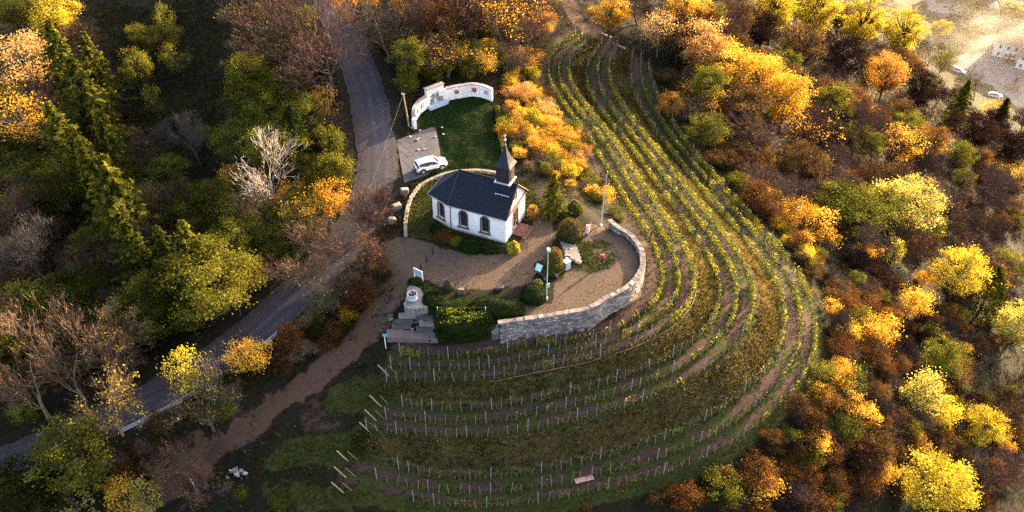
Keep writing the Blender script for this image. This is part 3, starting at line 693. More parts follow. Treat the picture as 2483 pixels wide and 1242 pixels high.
for sg_ in (1, -1):
    V, F, T = rubble(LW+ln*sg_*.1, ln*sg_, lz-.2, lz+.38, rng, (.3, .6), (.15, .22), .07)
    tag(link('stone', mesh_np('stone', V-o2, F, M_wstone, T), lw), kind='stuff')
lcap = []
for v in range(4):
    b = MB(); b.box((0, 0, 0), (.56, .4, .1), jit=.025, rng=rng); lcap.append(b.mesh('capstone', mat('cap%d' % v, (.17+.025*v, .135+.025*v, .10+.018*v), .9, .3, 4)))
cp, _ = resample(np.c_[LW, lz], .58)
for i, q in enumerate(cp):
    d = cp[min(i+1, len(cp)-1)]-cp[max(i-1, 0)]
    link('capstone', lcap[i % 4], lw, (q[0]-LW[40, 0], q[1]-LW[40, 1], q[2]+.40), (0, 0, math.atan2(d[1], d[0])+rng.uniform(-.05, .05)))

# ------------------------------------------------------------------ curved white memorial wall
MW = catmull([np.r_[raymarch(u, v)[:2], h] for u, v, h in [(1005,312,1.6),(1006,295,2.0),(1013,281,2.1),(1030,266,2.1),(1055,251,2.15),(1098,240,2.15),(1141,233,2.15),(1172,237,2.15),(1196,246,2.1)]], 121)
mwn = np.gradient(MW[:, :2], axis=0); mwn = np.c_[mwn[:, 1], -mwn[:, 0]]; mwn /= np.linalg.norm(mwn, axis=1)[:, None]   # towards the lawn
mz = np.array([float(H(*p)) for p in MW[:, :2]])
mw = thing('memorial_wall', 'curved white memorial wall with coloured emblems and a relief behind the lawn', 'memorial wall', (*MW[60, :2], mz[60])); o3 = np.array([*MW[60, :2], mz[60]])
def curved(i0, i1, th, zb, zt, name, m, parent, dep=0.0, ov=0.0, top=None):
    b = MB(); V = []
    for i in range(i0, i1+1):
        t = MW[i, 2] if top is None else top
        for sd, z in ((dep+th/2, zb), (dep+th/2, t+zt), (dep-th/2, t+zt), (dep-th/2, zb)): V.append((*(MW[i, :2]+mwn[i]*sd), mz[i]+z))
    n_ = i1-i0
    b.add(np.array(V)-o3, [(i*4+j, (i+1)*4+j, (i+1)*4+(j+1) % 4, i*4+(j+1) % 4) for i in range(n_) for j in range(4)]+[(0, 1, 2, 3), tuple(n_*4+j for j in (3, 2, 1, 0))])
    return b.obj(name, m, parent)
segs = [(4, 16), (16, 32), (32, 48), (48, 70), (70, 86), (86, 103), (103, 119)]
M_cop = mat('coping', (.30, .24, .22), .9, .3, 3)
for a, b_ in segs:
    curved(a, b_, .42, -.4, -.08, 'wall_panel', M_white, mw)
# panels are plain; copings follow their tops
for a, b_ in segs:
    if (a, b_) == (48, 70): continue
    b = MB(); V = []
    for i in range(a, b_+1):
        for sd, z in ((.3, -.08), (.3, .05), (-.3, .05), (-.3, -.08)): V.append((*(MW[i, :2]+mwn[i]*sd), mz[i]+MW[i, 2]+z))
    n_ = b_-a
    b.add(np.array(V)-o3, [(i*4+j, (i+1)*4+j, (i+1)*4+(j+1) % 4, i*4+(j+1) % 4) for i in range(n_) for j in range(4)]+[(0, 1, 2, 3), tuple(n_*4+j for j in (3, 2, 1, 0))])
    b.obj('coping', M_cop, mw)
def mframe(i, z, out):                            # origin and axes on the lawn face of the wall
    n2 = mwn[i]; d2 = np.array([n2[1], -n2[0]]); p = MW[i, :2]+n2*out; return np.array([*p, mz[i]+z])-o3, np.array([-d2[0], -d2[1], 0])*-1, np.array([0, 0, 1.]), np.array([*n2, 0])
# raised centre panel with relief and step
o_, dx_, dz_, nn_ = mframe(60, 0, 0); ang = math.atan2(dx_[1], dx_[0])
b = MB(); b.box(o_+dz_*1.3, (3.1, .62, 3.3), ang); cpn = b.obj('centre_panel', M_white, mw)
b = MB(); b.box(o_+dz_*3.0, (3.3, .8, .14), ang); b.obj('coping', M_cop, cpn)
b = MB(); b.box(o_+nn_*.75+dz_*.12, (3.5, .9, .55), ang); b.obj('step', mat('pale_blue_step', (.40, .46, .60), .9, .15, 3), mw)
M_rel = mat('relief_stone', (.26, .23, .21), .95, .5, 6, bump=.5)
rel = MB()
for k_ in range(46):                               # heap of rocks forming the hill of the relief
    s = rng.uniform(-1.25, 1.25); hmax = .25+1.25*(1-abs(s-.1)/1.35); z = rng.uniform(.45, .5+max(.05, hmax)*.85)
    rel.box(o_+dx_*s+nn_*(.36+rng.uniform(0, .05))+dz_*z, (rng.uniform(.15, .32), .16, rng.uniform(.1, .2)), ang+rng.uniform(-.2, .2), jit=.04, rng=rng)
rel.obj('relief_rocks', M_rel, cpn)
for s, hh in ((-.35, .75), (.32, .62), (.62, .5)):
    f = MB(); c = o_+dx_*s+nn_*.4; zb = 1.45
    f.lathe([(.13, zb), (.17, zb+hh*.3), (.15, zb+hh*.6), (.06, zb+hh*.72), (.10, zb+hh*.82), (.09, zb+hh*.95), (.02, zb+hh)], 8, c); f.obj('relief_figure', M_rel, cpn, True)
# emblems
def emblem(i, z, r, n_, cols, seed):
    rg = np.random.default_rng(seed); o, dx, dz, nn = mframe(i, z, .23)
    e = MB(); pts = []
    for q in range(n_*2):
        rr = r*(1 if q % 2 == 0 else .62)*rg.uniform(.85, 1.1); t = math.pi*q/n_; pts.append(o+dx*rr*math.cos(t)+dz*rr*math.sin(t))
    V = [p+nn*.05 for p in pts]+[p-nn*.02 for p in pts]+[o+nn*.09]
    k_ = len(pts); e.add(V, [(q, (q+1) % k_, 2*k_) for q in range(k_)]+[(q, k_+q, k_+(q+1) % k_, (q+1) % k_) for q in range(k_)])
    eo = e.obj('emblem', cols[0], mw)
    c2 = MB()
    for q in range(7):
        t = rg.uniform(0, 6.28); rr = rg.uniform(.1, .6)*r; c2.box(o+dx*rr*math.cos(t)+dz*rr*math.sin(t)+nn*.1, (r*.35, .05, r*.3), math.atan2(dx[1], dx[0]))
    c2.obj('emblem_detail', cols[1], eo)
mc = lambda nm, c: mat(nm, c, .7, .3, 8)
ER, EB, EO, EG, EBR = mc('emblem_red', (.32, .04, .05)), mc('emblem_blue', (.12, .16, .36)), mc('emblem_ochre', (.45, .20, .04)), mc('emblem_grey', (.22, .25, .28)), mc('emblem_brown', (.20, .09, .05))
M_wht2 = mc('emblem_white', (.7, .7, .72))
for i, cols, n_ in ((11, (EG, EB), 5), (25, (ER, EBR), 6), (39, (EG, M_wht2), 5), (78, (EO, EBR), 7), (94, (ER, EB), 8), (110, (EB, M_wht2), 5)): emblem(i, 1.2, .48, n_, cols, i)
pl_ = MB(); pl_.box(np.array([*MW[2, :2], mz[2]+.55])-o3, (.55, .55, 1.9), ang); pl_.obj('end_pillar', M_white, mw)

# ------------------------------------------------------------------ car (white estate car with raised body)
def make_car(name, label, paint, scale=1.0, loc=(0, 0, 0), rz=0, group=None):
    t = thing(name, label, 'car', loc, rz, group)
    # stations along the length (x forward): x, floor, belt height, half width
    S = [(-2.32, .50, .92, .70), (-2.28, .36, 1.0, .82), (-2.05, .30, 1.05, .90), (-1.4, .27, 1.06, .93), (-.5, .26, 1.05, .94), (.5, .26, 1.04, .94), (.95, .26, 1.05, .94), (1.4, .27, 1.0, .92), (1.9, .30, .92, .88), (2.2, .36, .82, .78), (2.32, .45, .68, .62)]
    ring = lambda x, f, b, w: [(x, -w*.55, f), (x, -w*.93, f+.04), (x, -w, f+.25), (x, -w*1.0, b-.22), (x, -w*.95, b-.05), (x, -w*.8, b+.02), (x, 0, b+.06), (x, w*.8, b+.02), (x, w*.95, b-.05), (x, w, b-.22), (x, w, f+.25), (x, w*.93, f+.04), (x, w*.55, f)]
    b = MB(); V = []; nr = 13
    for s in S: V += ring(*s)
    F = [(i*nr+j, i*nr+(j+1) % nr, (i+1)*nr+(j+1) % nr, (i+1)*nr+j) for i in range(len(S)-1) for j in range(nr)]
    F += [tuple(range(nr)), tuple((len(S)-1)*nr+j for j in range(nr))[::-1]]
    b.add(V, F); body = b.obj('body', paint, t, True)
    # cabin: glass loft with painted roof and pillars
    G = [(-2.12, 1.08, 1.10, .76), (-1.86, 1.08, 1.50, .68), (-1.5, 1.08, 1.60, .665), (-.4, 1.08, 1.65, .67), (.25, 1.08, 1.58, .66), (.55, 1.08, 1.42, .68), (1.12, 1.05, 1.07, .78)]
    g = MB(); V = []; wb = .85
    for x, z0, z1, w in G: V += [(x, -wb, z0-.06), (x, -w, z1-.05), (x, -w*.8, z1), (x, 0, z1+.03), (x, w*.8, z1), (x, w, z1-.05), (x, wb, z0-.06)]
    F = [(i*7+j, (i+1)*7+j, (i+1)*7+j+1, i*7+j+1)[::-1] for i in range(6) for j in range(6)]
    F += [tuple(range(7)), tuple(42+j for j in range(7))[::-1]]
    g.add(V, F); gl = g.obj('windows', M_carglass, t, True)
    rf = MB(); V = []
    RS = [(-2.0, 1.50, .70), (-1.5, 1.625, .69), (-.4, 1.675, .69), (.25, 1.605, .68), (.42, 1.545, .67)]
    for x, z, w in RS: V += [(x, -w, z-.09), (x, -w*.85, z), (x, 0, z+.04), (x, w*.85, z), (x, w, z-.09)]
    rf.add(V, [(i*5+j, (i+1)*5+j, (i+1)*5+j+1, i*5+j+1)[::-1] for i in range(4) for j in range(4)]); rf.obj('roof', paint, t, True)
    for sy in (-1, 1):
        for x0, x1, z1 in ((-1.72, -2.0, 1.5), (-.72, -.68, 1.62), (.22, .28, 1.58), (1.14, .42, 1.52)):
            p = MB(); p.tube([(x0, sy*.87, 1.0), (x1, sy*.70, z1-.02)], [.06, .045], 5); p.obj('pillar', paint if x0 in (-1.72, 1.14) else M_black, t)
        rr = MB(); rr.tube([(-1.75, sy*.6, 1.64), (-.4, sy*.6, 1.72), (.2, sy*.6, 1.66)], .025, 5); rr.obj('roof_rail', M_galv, t)
        mi = MB(); mi.lathe([(.02, -.1), (.09, -.06), (.1, .05), (.03, .1)], 8, (.85, sy*1.02, 1.1)); mi.obj('mirror', paint, t, True)
        tl = MB(); tl.box((-2.22, sy*.72, .93), (.14, .3, .16)); tl.obj('tail_light', M_tail, t)
        hl = MB(); hl.box((2.12, sy*.66, .74), (.28, .3, .13), sy*-.45); hl.obj('headlight', M_lamp, t)
        sk = MB(); sk.box((.05, sy*.925, .36), (2.6, .06, .16)); sk.obj('sill_trim', M_black, t)
        for wx in (-1.4, 1.38):
            ar = MB(); V = [(wx+.43*math.cos(a), sy*(.935), .36+.43*math.sin(a)) for a in np.linspace(-.25, math.pi+.25, 14)]
            ar.tube(V, .045, 4); ar.lathe([(.40, 0), (.40, .02)], 18); ar.v[-36:] = [(wx+x, sy*(.925+z*.5), .36+y) for x, y, z in ar.v[-36:]]; ar.obj('wheel_arch', M_black, t)
            wh = MB(); wh.lathe([(.20, -.11), (.33, -.11), (.36, -.07), (.36, .07), (.33, .11), (.20, .11)], 20)
            wh.v = [(wx+x, sy*.88+z, .36+y) for x, y, z in wh.v]; wo_ = wh.obj('wheel', M_tyre, t, True)
            rm = MB()
            for q in range(5):
                a = q*2*math.pi/5; rm.box((.11*math.cos(a), .11*math.sin(a), 0), (.2, .07, .03), a)
            rm.lathe([(.215, -.012), (.235, -.012), (.235, .012), (.215, .012)], 18); rm.lathe([(.05, -.015), (.05, .02)], 8)
            rm.v = [(wx+x, sy*(1.0+z), .36+y) for x, y, z in rm.v]; rm.obj('rim', M_galv, wo_)
    bp = MB(); bp.box((-2.3, 0, .47), (.12, 1.3, .2)); bp.obj('bumper', M_black, t)
    bp = MB(); bp.box((2.3, 0, .4), (.1, 1.1, .16)); bp.obj('bumper', M_black, t)
    npl = MB(); npl.box((-2.34, 0, .78), (.02, .52, .11)); npl.obj('number_plate', M_plate, t)
    gr = MB(); gr.box((2.31, 0, .62), (.06, .7, .14)); gr.obj('grille', M_black, t)
    return t
M_carglass = mat('car_glass', (.03, .025, .025), .12, .3, 3, spec=.7)
M_tyre = mat('tyre', (.018, .018, .018), .9, .2, 8); M_tail = mat('tail_lamp', (.35, .02, .02), .3, .2, 5); M_lamp = mat('lamp_glass', (.75, .78, .8), .15, .1, 5); M_plate = mat('plate', (.75, .75, .72), .6, .05, 5)
M_carpaint = mat('white_paint', (.80, .80, .81), .3, .03, 2, spec=.5); M_redpaint = mat('red_paint', (.5, .03, .03), .3, .1, 2, spec=.5)
a_, b__ = at(1003, 412, .4), at(1083, 393, .4); cc = (a_+b__)/2+np.array([.1, -.45, 0])
make_car('parked_car', 'white estate car with roof rails parked on the paved pad by the lawn', M_carpaint, loc=(cc[0], cc[1], PADZ+.02), rz=math.atan2((b__-a_)[1], (b__-a_)[0]))
# ------------------------------------------------------------------ furniture of the forecourt
def gp_(u, v): return raymarch(u, v)
# lamp post with boxy head
p = gp_(1325, 727); t = thing('lamp_post', 'tall pale green lamp post with box lantern beside the dark round bush', 'lamp post', p)
b = MB(); b.lathe([(.16, 0), (.16, .35), (.09, .45)], 10); b.obj('base', M_galv, t)
M_lpost = mat('lamp_green', (.26, .36, .36), .5, .1, 4)
b = MB(); b.tube([(0, 0, .4), (0, 0, 4), (0, 0, 7.6)], [.065, .055, .04], 8); b.obj('pole', M_lpost, t)
b = MB(); b.box((.05, -.1, 7.7), (.34, .5, .2), .3); h_ = b.obj('lantern', M_lpost, t)
b = MB(); b.box((.05, -.1, 7.55), (.34, .5, .05), .3); b.obj('lamp_cover', M_plate, h_)
b = MB(); b.box((.12, .1, 2.1), (.55, .06, .6), .6); b.obj('junction_box', M_galv, t)
# flag pole
p = gp_(1457, 547); t = thing('flag_pole', 'bare grey flag pole on a white foot at the terrace edge', 'pole', p)
b = MB(); b.tube([(0, 0, 0), (.12, .1, 4), (.3, .3, 8.2)], [.075, .06, .035], 8); b.obj('mast', M_galv, t)
b = MB(); b.lathe([(.22, 0), (.22, .12), (.12, .2)], 10); b.obj('foot', M_white, t)
b = MB(); b.lathe([(.02, 0), (.07, .04), (.07, .1), (.02, .14)], 8, (.3, .3, 8.18)); b.obj('finial', M_galv, t, True)
# utility pole with wire
p = gp_(992, 308); t = thing('utility_pole', 'leaning wooden utility pole beside the left end of the memorial wall', 'pole', p)
b = MB(); b.tube([(0, 0, -.2), (-.2, -.1, 2.8), (-.42, -.2, 5.7)], [.13, .115, .10], 8); b.obj('shaft', M_palewood, t)
b = MB(); b.box((-.42, -.2, 5.6), (.5, .1, .1)); b.lathe([(.03, 0), (.05, .04), (.03, .14)], 7, (-.55, -.2, 5.68)); b.obj('bracket', M_galv, t)
top = p+np.array([-.42, -.2, 5.6]); e = at(880, 500, 3.2)
W_ = [top*(1-q)+e*q-np.array([0, 0, 1.1*4*q*(1-q)*.25]) for q in np.linspace(0, 1, 14)]
b = MB(); b.tube(np.array(W_)-p, .008, 4); b.obj('wire', M_wood, t)
# benches
def bench(u, v, rz, label, m=M_wood):
    p = gp_(u, v); t = thing('park_bench', label, 'bench', p, rz, 'terrace benches')
    for k in range(3): b = MB(); b.box((0, -.16+.16*k, .45), (1.9, .13, .05)); b.obj('seat_slat', m, t)
    for k in range(2): b = MB(); b.box((0, .27+.05*k, .64+.2*k), (1.9, .04, .14)); b.obj('back_slat', m, t)
    for sx in (-.75, .75):
        b = MB(); b.box((sx, 0, .21), (.1, .42, .42)); b.tube([(sx, .2, .42), (sx, .33, .95)], .03, 5); b.obj('leg', M_conc, t)
M_bench1 = mat('mauve_bench', (.34, .26, .27), .8, .2, 4)
bench(1424, 562, R(80)+math.pi, 'mauve grey bench facing the terrace beside the clipped brown bush', M_bench1)
bench(1358, 664, R(52)+math.pi*0, 'wooden bench below the tall clipped bush, next to the grey cabinet')
bench(1312, 670, R(-50), 'small dark bench behind the teal information board', M_darkwood)
# grey cabinet with white dome
p = gp_(1374, 652); t = thing('cabinet', 'grey metal cabinet with a white dome on top, beside the wooden bench', 'cabinet', p, R(35))
b = MB(); b.box((0, 0, .6), (.75, .6, 1.2)); b.obj('body', M_galv, t)
b = MB(); b.box((0, 0, 1.24), (.85, .7, .08)); b.obj('lid', mat('cabinet_lid', (.6, .63, .68), .5, .1, 4), t)
b = MB(); b.lathe([(.24, 0), (.26, .12), (.2, .28), (.1, .36), (.02, .38)], 12, (.25, .45, .95)); b.lathe([(.08, -.95), (.08, 0)], 8, (.25, .45, .95)); b.obj('dome', M_white, t, True)
b = MB(); b.box((0, -.31, .6), (.6, .02, .95)); b.obj('door', mat('cabinet_door', (.42, .44, .5), .5, .1, 4), t)
# teal information board
p = gp_(1306, 672); t = thing('information_board', 'pale teal information board on a post at the path corner', 'board', p, R(-35))
b = MB(); b.tube([(0, 0, 0), (0, .0, 1.4)], .05, 6); b.obj('post', M_darkwood, t)
M_teal = mat('teal_panel', (.35, .62, .60), .5, .1, 4)
b = MB(); b.box((0, 0, 1.5), (.8, .06, .85), tilt=Matrix.Rotation(R(-35), 3, 'X')); pn = b.obj('panel', M_teal, t)
b = MB()
for k in range(4): b.box((0.02*k, -.05, 1.72-.15*k), (.6, .02, .05), tilt=Matrix.Rotation(R(-35), 3, 'X'))
b.obj('print', M_plate, pn)
# white framed notice board
p0, p1 = gp_(1008, 678), gp_(1024, 686); d = (p1-p0)[:2]; c = (p0+p1)/2
t = thing('notice_board', 'white framed notice board on two posts at the edge of the gravel forecourt', 'board', c, math.atan2(d[1], d[0])); hw = np.linalg.norm(d)/2+.12
for sx in (-hw, hw): b = MB(); b.box((sx, 0, .85), (.09, .09, 1.9)); b.obj('post', M_plate, t)
b = MB(); b.box((0, 0, 1.35), (2*hw-.1, .05, .8)); bp_ = b.obj('panel', mat('notice', (.34, .36, .44), .5, .3, 6), t)
b = MB(); b.box((0, 0, 1.79), (2*hw+.12, .12, .1)); b.box((0, 0, .92), (2*hw-.1, .08, .07)); b.obj('frame', M_plate, t)
# bollards
for i, (u, v, lab) in enumerate([(1050, 616, 'black bollard nearest the chapel, first of three on the forecourt'), (1035, 635, 'black bollard in the middle of three on the forecourt'), (1021, 654, 'black bollard nearest the white notice board, last of three')]):
    t = thing('bollard', lab, 'bollard', gp_(u, v), 0, 'forecourt bollards')
    b = MB(); b.lathe([(.09, 0), (.09, .85), (.07, .9)], 8); b.obj('post', M_black, t); b = MB(); b.lathe([(.07, .9), (.10, .95), (.07, 1.04), (.02, 1.06)], 8); b.obj('cap', M_black, t, True)
# round tub on its stone platform
z_ = 0.25
PLP = [xy(u, v, z_) for u, v in [(982,733),(988,698),(996,688),(1020,700),(1037,742),(1010,746),(984,745)]]
t = thing('stone_platform', 'low platform edged with pale stone blocks beneath the round tub', 'platform', (*np.mean(PLP, 0), 0)); c0 = np.mean(PLP, 0)
b = MB(); b.prism([tuple(q-c0) for q in PLP][::-1], -1.6, z_-.06); b.obj('paving', M_conc, t)
P_ = PLP[4:]+PLP[:1]
for row in range(4):
    q_, _ = resample(np.array(P_), .5)
    for i in range(len(q_)-1):
        m_ = (q_[i]+q_[i+1])/2; d = q_[i+1]-q_[i]; L_ = np.linalg.norm(d)
        b = MB(); b.box((0, 0, 0), (L_*.94, .34, .2), jit=.02, rng=rng); b.obj('block', M_stone, t, loc=(*(m_-c0), z_-.1-.22*row), rot=(0, 0, math.atan2(d[1], d[0])))
p = at(1001, 728, z_); t = thing('planter_tub', 'round white tub planter with flowers on the stone platform', 'planter', (p[0], p[1], z_-.06))
b = MB(); b.lathe([(.50, .3), (.60, .33), (.60, .42), (.53, .46), (.55, 1.0), (.60, 1.04), (.60, 1.1), (.5, 1.1), (.48, .9), (.0, .9)], 20); b.obj('tub', mat('tub_white', (.36, .39, .46), .7, .1, 5), t, True)
b = MB(); b.box((0, 0, .2), (.5, .5, .4)); b.obj('foot', M_conc, t)
b = MB(); b.lathe([(.48, .91), (.42, .98), (.2, 1.04), (.0, 1.04)], 14); so = b.obj('soil', mat('tub_soil', (.02, .03, .025), .95, .4, 8), t)
M_redfl = mat('red_flower', (.55, .06, .04), .6, .3, 9); M_dkleaf = mat('planter_leaf', (.03, .07, .04), .7, .5, 9)
for k in range(14):
    a = rng.uniform(0, 6.28); q = rng.uniform(.05, .38); b = MB(); r_ = rng.uniform(.08, .14)
    b.lathe([(.01, -r_), (r_, -.2*r_), (r_*.8, .5*r_), (.01, r_)], 6, (q*math.cos(a), q*math.sin(a), 1.1)); b.obj('plant', M_redfl if (math.cos(a) < -.3 and k < 9) else M_dkleaf, t)
# loose stones and slabs
def boulder(u, v, d, rz, label, name='boulder', m=None, jit=.08, z=None, group=None, cat='boulder'):
    p = gp_(u, v); b = MB(); g = 3; V = []
    rg = np.random.default_rng(int(u*7+v)); b.box((0, 0, d[2]*.4), d, 0, jit=jit, rng=rg)
    me = b.mesh(name, m or M_stone); o = link(name, me, None, p, (rg.uniform(-.1, .1), rg.uniform(-.1, .1), rz))
    md = o.modifiers.new('b', 'BEVEL'); md.width = min(d)*.16; md.segments = 2
    return tag(o, label, cat, group)
boulder(981, 470, (1.1, .8, .9), .3, 'pale block boulder nearest the road bend, highest of three', group='boulders by the low wall')
boulder(962, 508, (1.2, .9, .9), .6, 'pale block boulder in the middle of three outside the low wall', group='boulders by the low wall')
boulder(950, 540, (1.0, .8, .8), .2, 'pale block boulder nearest the forecourt, lowest of three', group='boulders by the low wall')
boulder(1118, 712, (.7, .4, .75), .3, 'upright grey stone in the planting below the forecourt', cat='stone', name='stone', m=M_stone2, jit=.12)
boulder(1211, 702, (.9, .5, .55), -.1, 'broad memorial stone at the end of the long clipped hedge', cat='stone', name='stone', m=M_stone2, jit=.13)
boulder(1199, 808, (1.0, .9, 1.2), .2, 'squared stone block at the left foot of the terrace wall', cat='stone', name='stone', m=M_conc)
boulder(1079, 684, (.6, .1, .6), .5, 'small tilted white sign panel near the forecourt planting', cat='sign', name='sign_panel', m=M_conc, jit=.01)
boulder(1208, 818, (1.6, .8, .7), 0.1, 'low mossy stone block under the hedge end', cat='stone', name='stone', m=M_stone2)
M_wst = mat('white_stone', (.42, .41, .42), .9, .2, 5)
scr = [(1019,318),(995,334),(1013,342),(1016,338),(1011,341),(1056,334),(1015,366),(1028,364),(1072,310),(1075,327),(998,311)]
for i, (u, v) in enumerate(scr):
    r_ = np.random.default_rng(i); p = gp_(u, v); b = MB(); b.box((0, 0, .06), (.26*r_.uniform(.7, 1.4), .2, .12), jit=.05, rng=r_)
    tag(b.obj('white_stone', M_wst, None, loc=(p[0], p[1], max(p[2], PADZ+.03 if i not in (8, 9, 10) else p[2]))), 'small white stone lying on the parking pad' if i < 8 else 'small white stone lying in the grass beside the pad', 'stone', 'white stones around the pad')
# natural stone steps leading down beside the hedge
t = thing('stone_steps', 'rough grey stone steps and boulders descending beside the big ivy hedge', 'steps', gp_(1010, 800)); o4 = np.array(t.location)
for k, (u, v, L_) in enumerate([(985,768,3.0),(1030,772,3.2),(982,782,3.4),(1035,786,3.0),(975,794,3.6),(1030,800,3.2),(965,806,2.2)]):
    p = gp_(u, v); b = MB(); b.box(p-o4+np.array([0, 0, .12]), (L_*.62, .75, .45), rng.uniform(-.12, .2), jit=.09, rng=rng); b.obj('step_stone', M_stone2 if k % 3 else M_stone, t)
for k in range(16):
    p = gp_(rng.uniform(945, 1055), rng.uniform(765, 812)); b = MB(); s = rng.uniform(.3, .7); b.box(p-o4+np.array([0, 0, .1]), (s, s*.7, s*.5), rng.uniform(0, 3), jit=.07, rng=rng); b.obj('rock', M_stone2 if k % 2 else M_stone, t)
t = thing('stair_rockery', 'short flight of pale rubble steps between the two clipped bushes', 'steps', gp_(1385, 600)); o4 = np.array(t.location)
for k in range(6):
    for q in range(3):
        p = gp_(1364+q*13+k*2.5, 584+q*7+k*8); b = MB(); b.box(p-o4+np.array([0, 0, .12+.03*k]), (.75, .5, .3), R(-25)+rng.uniform(-.2, .2), jit=.06, rng=rng); b.obj('step_stone', M_stone if (k+q) % 2 else M_conc, t)
# concrete slab with blue-white marker
SLB = [gp_(u, v) for u, v in [(938,806),(1058,808),(1062,832),(940,834)]]; zs = max(q[2] for q in SLB)+.1; c0 = np.mean([q[:2] for q in SLB], 0)
b = MB(); b.prism([tuple(q[:2]-c0) for q in SLB], -.8, .06); tag(b.obj('concrete_slab', mat('pink_concrete', (.17, .105, .105), .9, .25, 2), None, loc=(*c0, zs)), 'pinkish concrete slab at the foot of the stone steps', 'slab')
p = gp_(936, 845); t = thing('marker_post', 'white marker post with a blue plate beside the concrete slab', 'post', p)
b = MB(); b.tube([(0, 0, 0), (0, 0, 2.3)], .06, 6); b.obj('post', M_plate, t)
b = MB(); b.box((.05, -.05, 2.2), (.5, .06, .35)); b.obj('plate', mat('blue_plate', (.12, .35, .62), .5, .2, 8), t)
# hand rail of the steps
p0, p1 = gp_(1062, 768), gp_(1178, 768); t = thing('garden_railing', 'thin grey railing on two white posts above the ivy hedge', 'railing', p0)
for q in (p0, p1): b = MB(); b.tube([q-p0, q-p0+np.array([0, 0, 1.5])], .045, 6); b.obj('post', M_plate, t)
b = MB(); b.tube([np.array([0, 0, 1.45]), (p1-p0)/2+np.array([0, 0, 1.4]), p1-p0+np.array([0, 0, 1.45])], .012, 5); b.obj('rail', M_conc, t)
# guard rails along the road
def guard_rail(i0, i1, label, side=1, off=RW+.35):
    T = road[i0:i1]; d = np.gradient(T[:, :2], axis=0); nn = np.c_[d[:, 1], -d[:, 0]]; nn /= np.linalg.norm(nn, axis=1)[:, None]
    P = np.c_[T[:, :2]+nn*side*off, T[:, 2]]
    if np.mean(P[:, 1]) > np.mean(T[:, 1]): P = np.c_[T[:, :2]-nn*side*off, T[:, 2]]
    t = thing('guard_rail', label, 'guard rail', P[len(P)//2], 0, 'road guard rails'); o = P[len(P)//2]
    for z in (.5, .72, .94):
        b = MB(); b.tube(P-o+np.array([0, 0, z]), .055, 5); b.obj('rail', M_rail, t)
    q, _ = resample(P, 2.0)
    for c in q: b = MB(); b.box(c-o+np.array([0, 0, .45]), (.1, .12, 1.1)); b.obj('post', M_galv, t)
M_rail = mat('rail_white', (.34, .33, .36), .5, .2, 3)
ru = proj(road)
sel = lambda a, b: (int(np.argmin(np.abs(ru[:, 0]-b)+(ru[:, 1] < 500)*9e3)), int(np.argmin(np.abs(ru[:, 0]-a)+(ru[:, 1] < 500)*9e3)))
guard_rail(*sel(285, 455), 'white three-rail guard rail along the lower end of the road')
guard_rail(*sel(540, 630), 'white three-rail guard rail beside the road, above the dirt track')
# person on the terrace
def skin_obj(name, pts, edges, rad, m, parent, sub=1):
    me = bpy.data.meshes.new(name); me.from_pydata([tuple(map(float, p)) for p in pts], edges, []); me.materials.append(m); o = link(name, me, parent)
    sk = o.modifiers.new('skin', 'SKIN'); sk.use_smooth_shade = True
    lay = me.skin_vertices[0].data if len(me.skin_vertices) else None
    if lay:
        for i, r_ in enumerate(rad): lay[i].radius = (r_, r_) if not isinstance(r_, tuple) else r_
        lay[0].use_root = True
    ss = o.modifiers.new('sub', 'SUBSURF'); ss.levels = sub; ss.render_levels = sub; return o
p = gp_(1459, 640); t = thing('person', 'person in a red jacket and dark trousers standing on the terrace grass', 'person', p, R(20))
M_skin = mat('skin', (.55, .32, .23), .6, .1, 8); M_red = mat('red_jacket', (.60, .02, .03), .75, .25, 8); M_trs = mat('dark_trousers', (.02, .02, .03), .85, .3, 8); M_hair = mat('hair', (.06, .035, .02), .7, .3, 15)
B = [(0, 0, .95), (0, 0, 1.2), (0, 0, 1.42), (0, 0, 1.5), (0, .02, 1.58), (0, .02, 1.68), (0, .01, 1.76),
     (.19, 0, 1.42), (.27, .1, 1.18), (.15, .3, 1.3), (.12, .33, 1.36), (-.19, 0, 1.42), (-.27, .1, 1.18), (-.15, .3, 1.3), (-.12, .33, 1.36),
     (.1, 0, .9), (.11, .02, .5), (.12, -.02, .08), (.13, .12, .04), (-.1, 0, .9), (-.11, .02, .5), (-.12, -.02, .08), (-.13, .12, .04), (0, .12, 1.63)]
E_ = [(0, 1), (1, 2), (2, 3), (3, 4), (4, 5), (5, 6), (2, 7), (7, 8), (8, 9), (9, 10), (2, 11), (11, 12), (12, 13), (13, 14), (0, 15), (15, 16), (16, 17), (17, 18), (0, 19), (19, 20), (20, 21), (21, 22), (5, 23)]
RD_ = [.13, .12, .12, .055, .075, .095, .05, .06, .045, .035, .03, .06, .045, .035, .03, .085, .06, .045, .04, .085, .06, .045, .04, .018]
for hx, sgn in ((10, -1), (14, 1)):                # five fingers on each hand, closed on a phone
    hp_ = np.array(B[hx])
    for f, (dx, dy, dz) in enumerate([(.03, .05, .05), (.015, .06, .06), (0, .06, .065), (-.015, .055, .055), (.045, .02, .01)]):
        k0 = len(B); B += [tuple(hp_+np.array([dx*.5*sgn, dy*.6, dz*.5])), tuple(hp_+np.array([dx*.3*sgn, dy*.7, dz]))]; E_ += [(hx, k0), (k0, k0+1)]; RD_ += [.009, .008]
skin_obj('body', B, E_, RD_, M_skin, t)
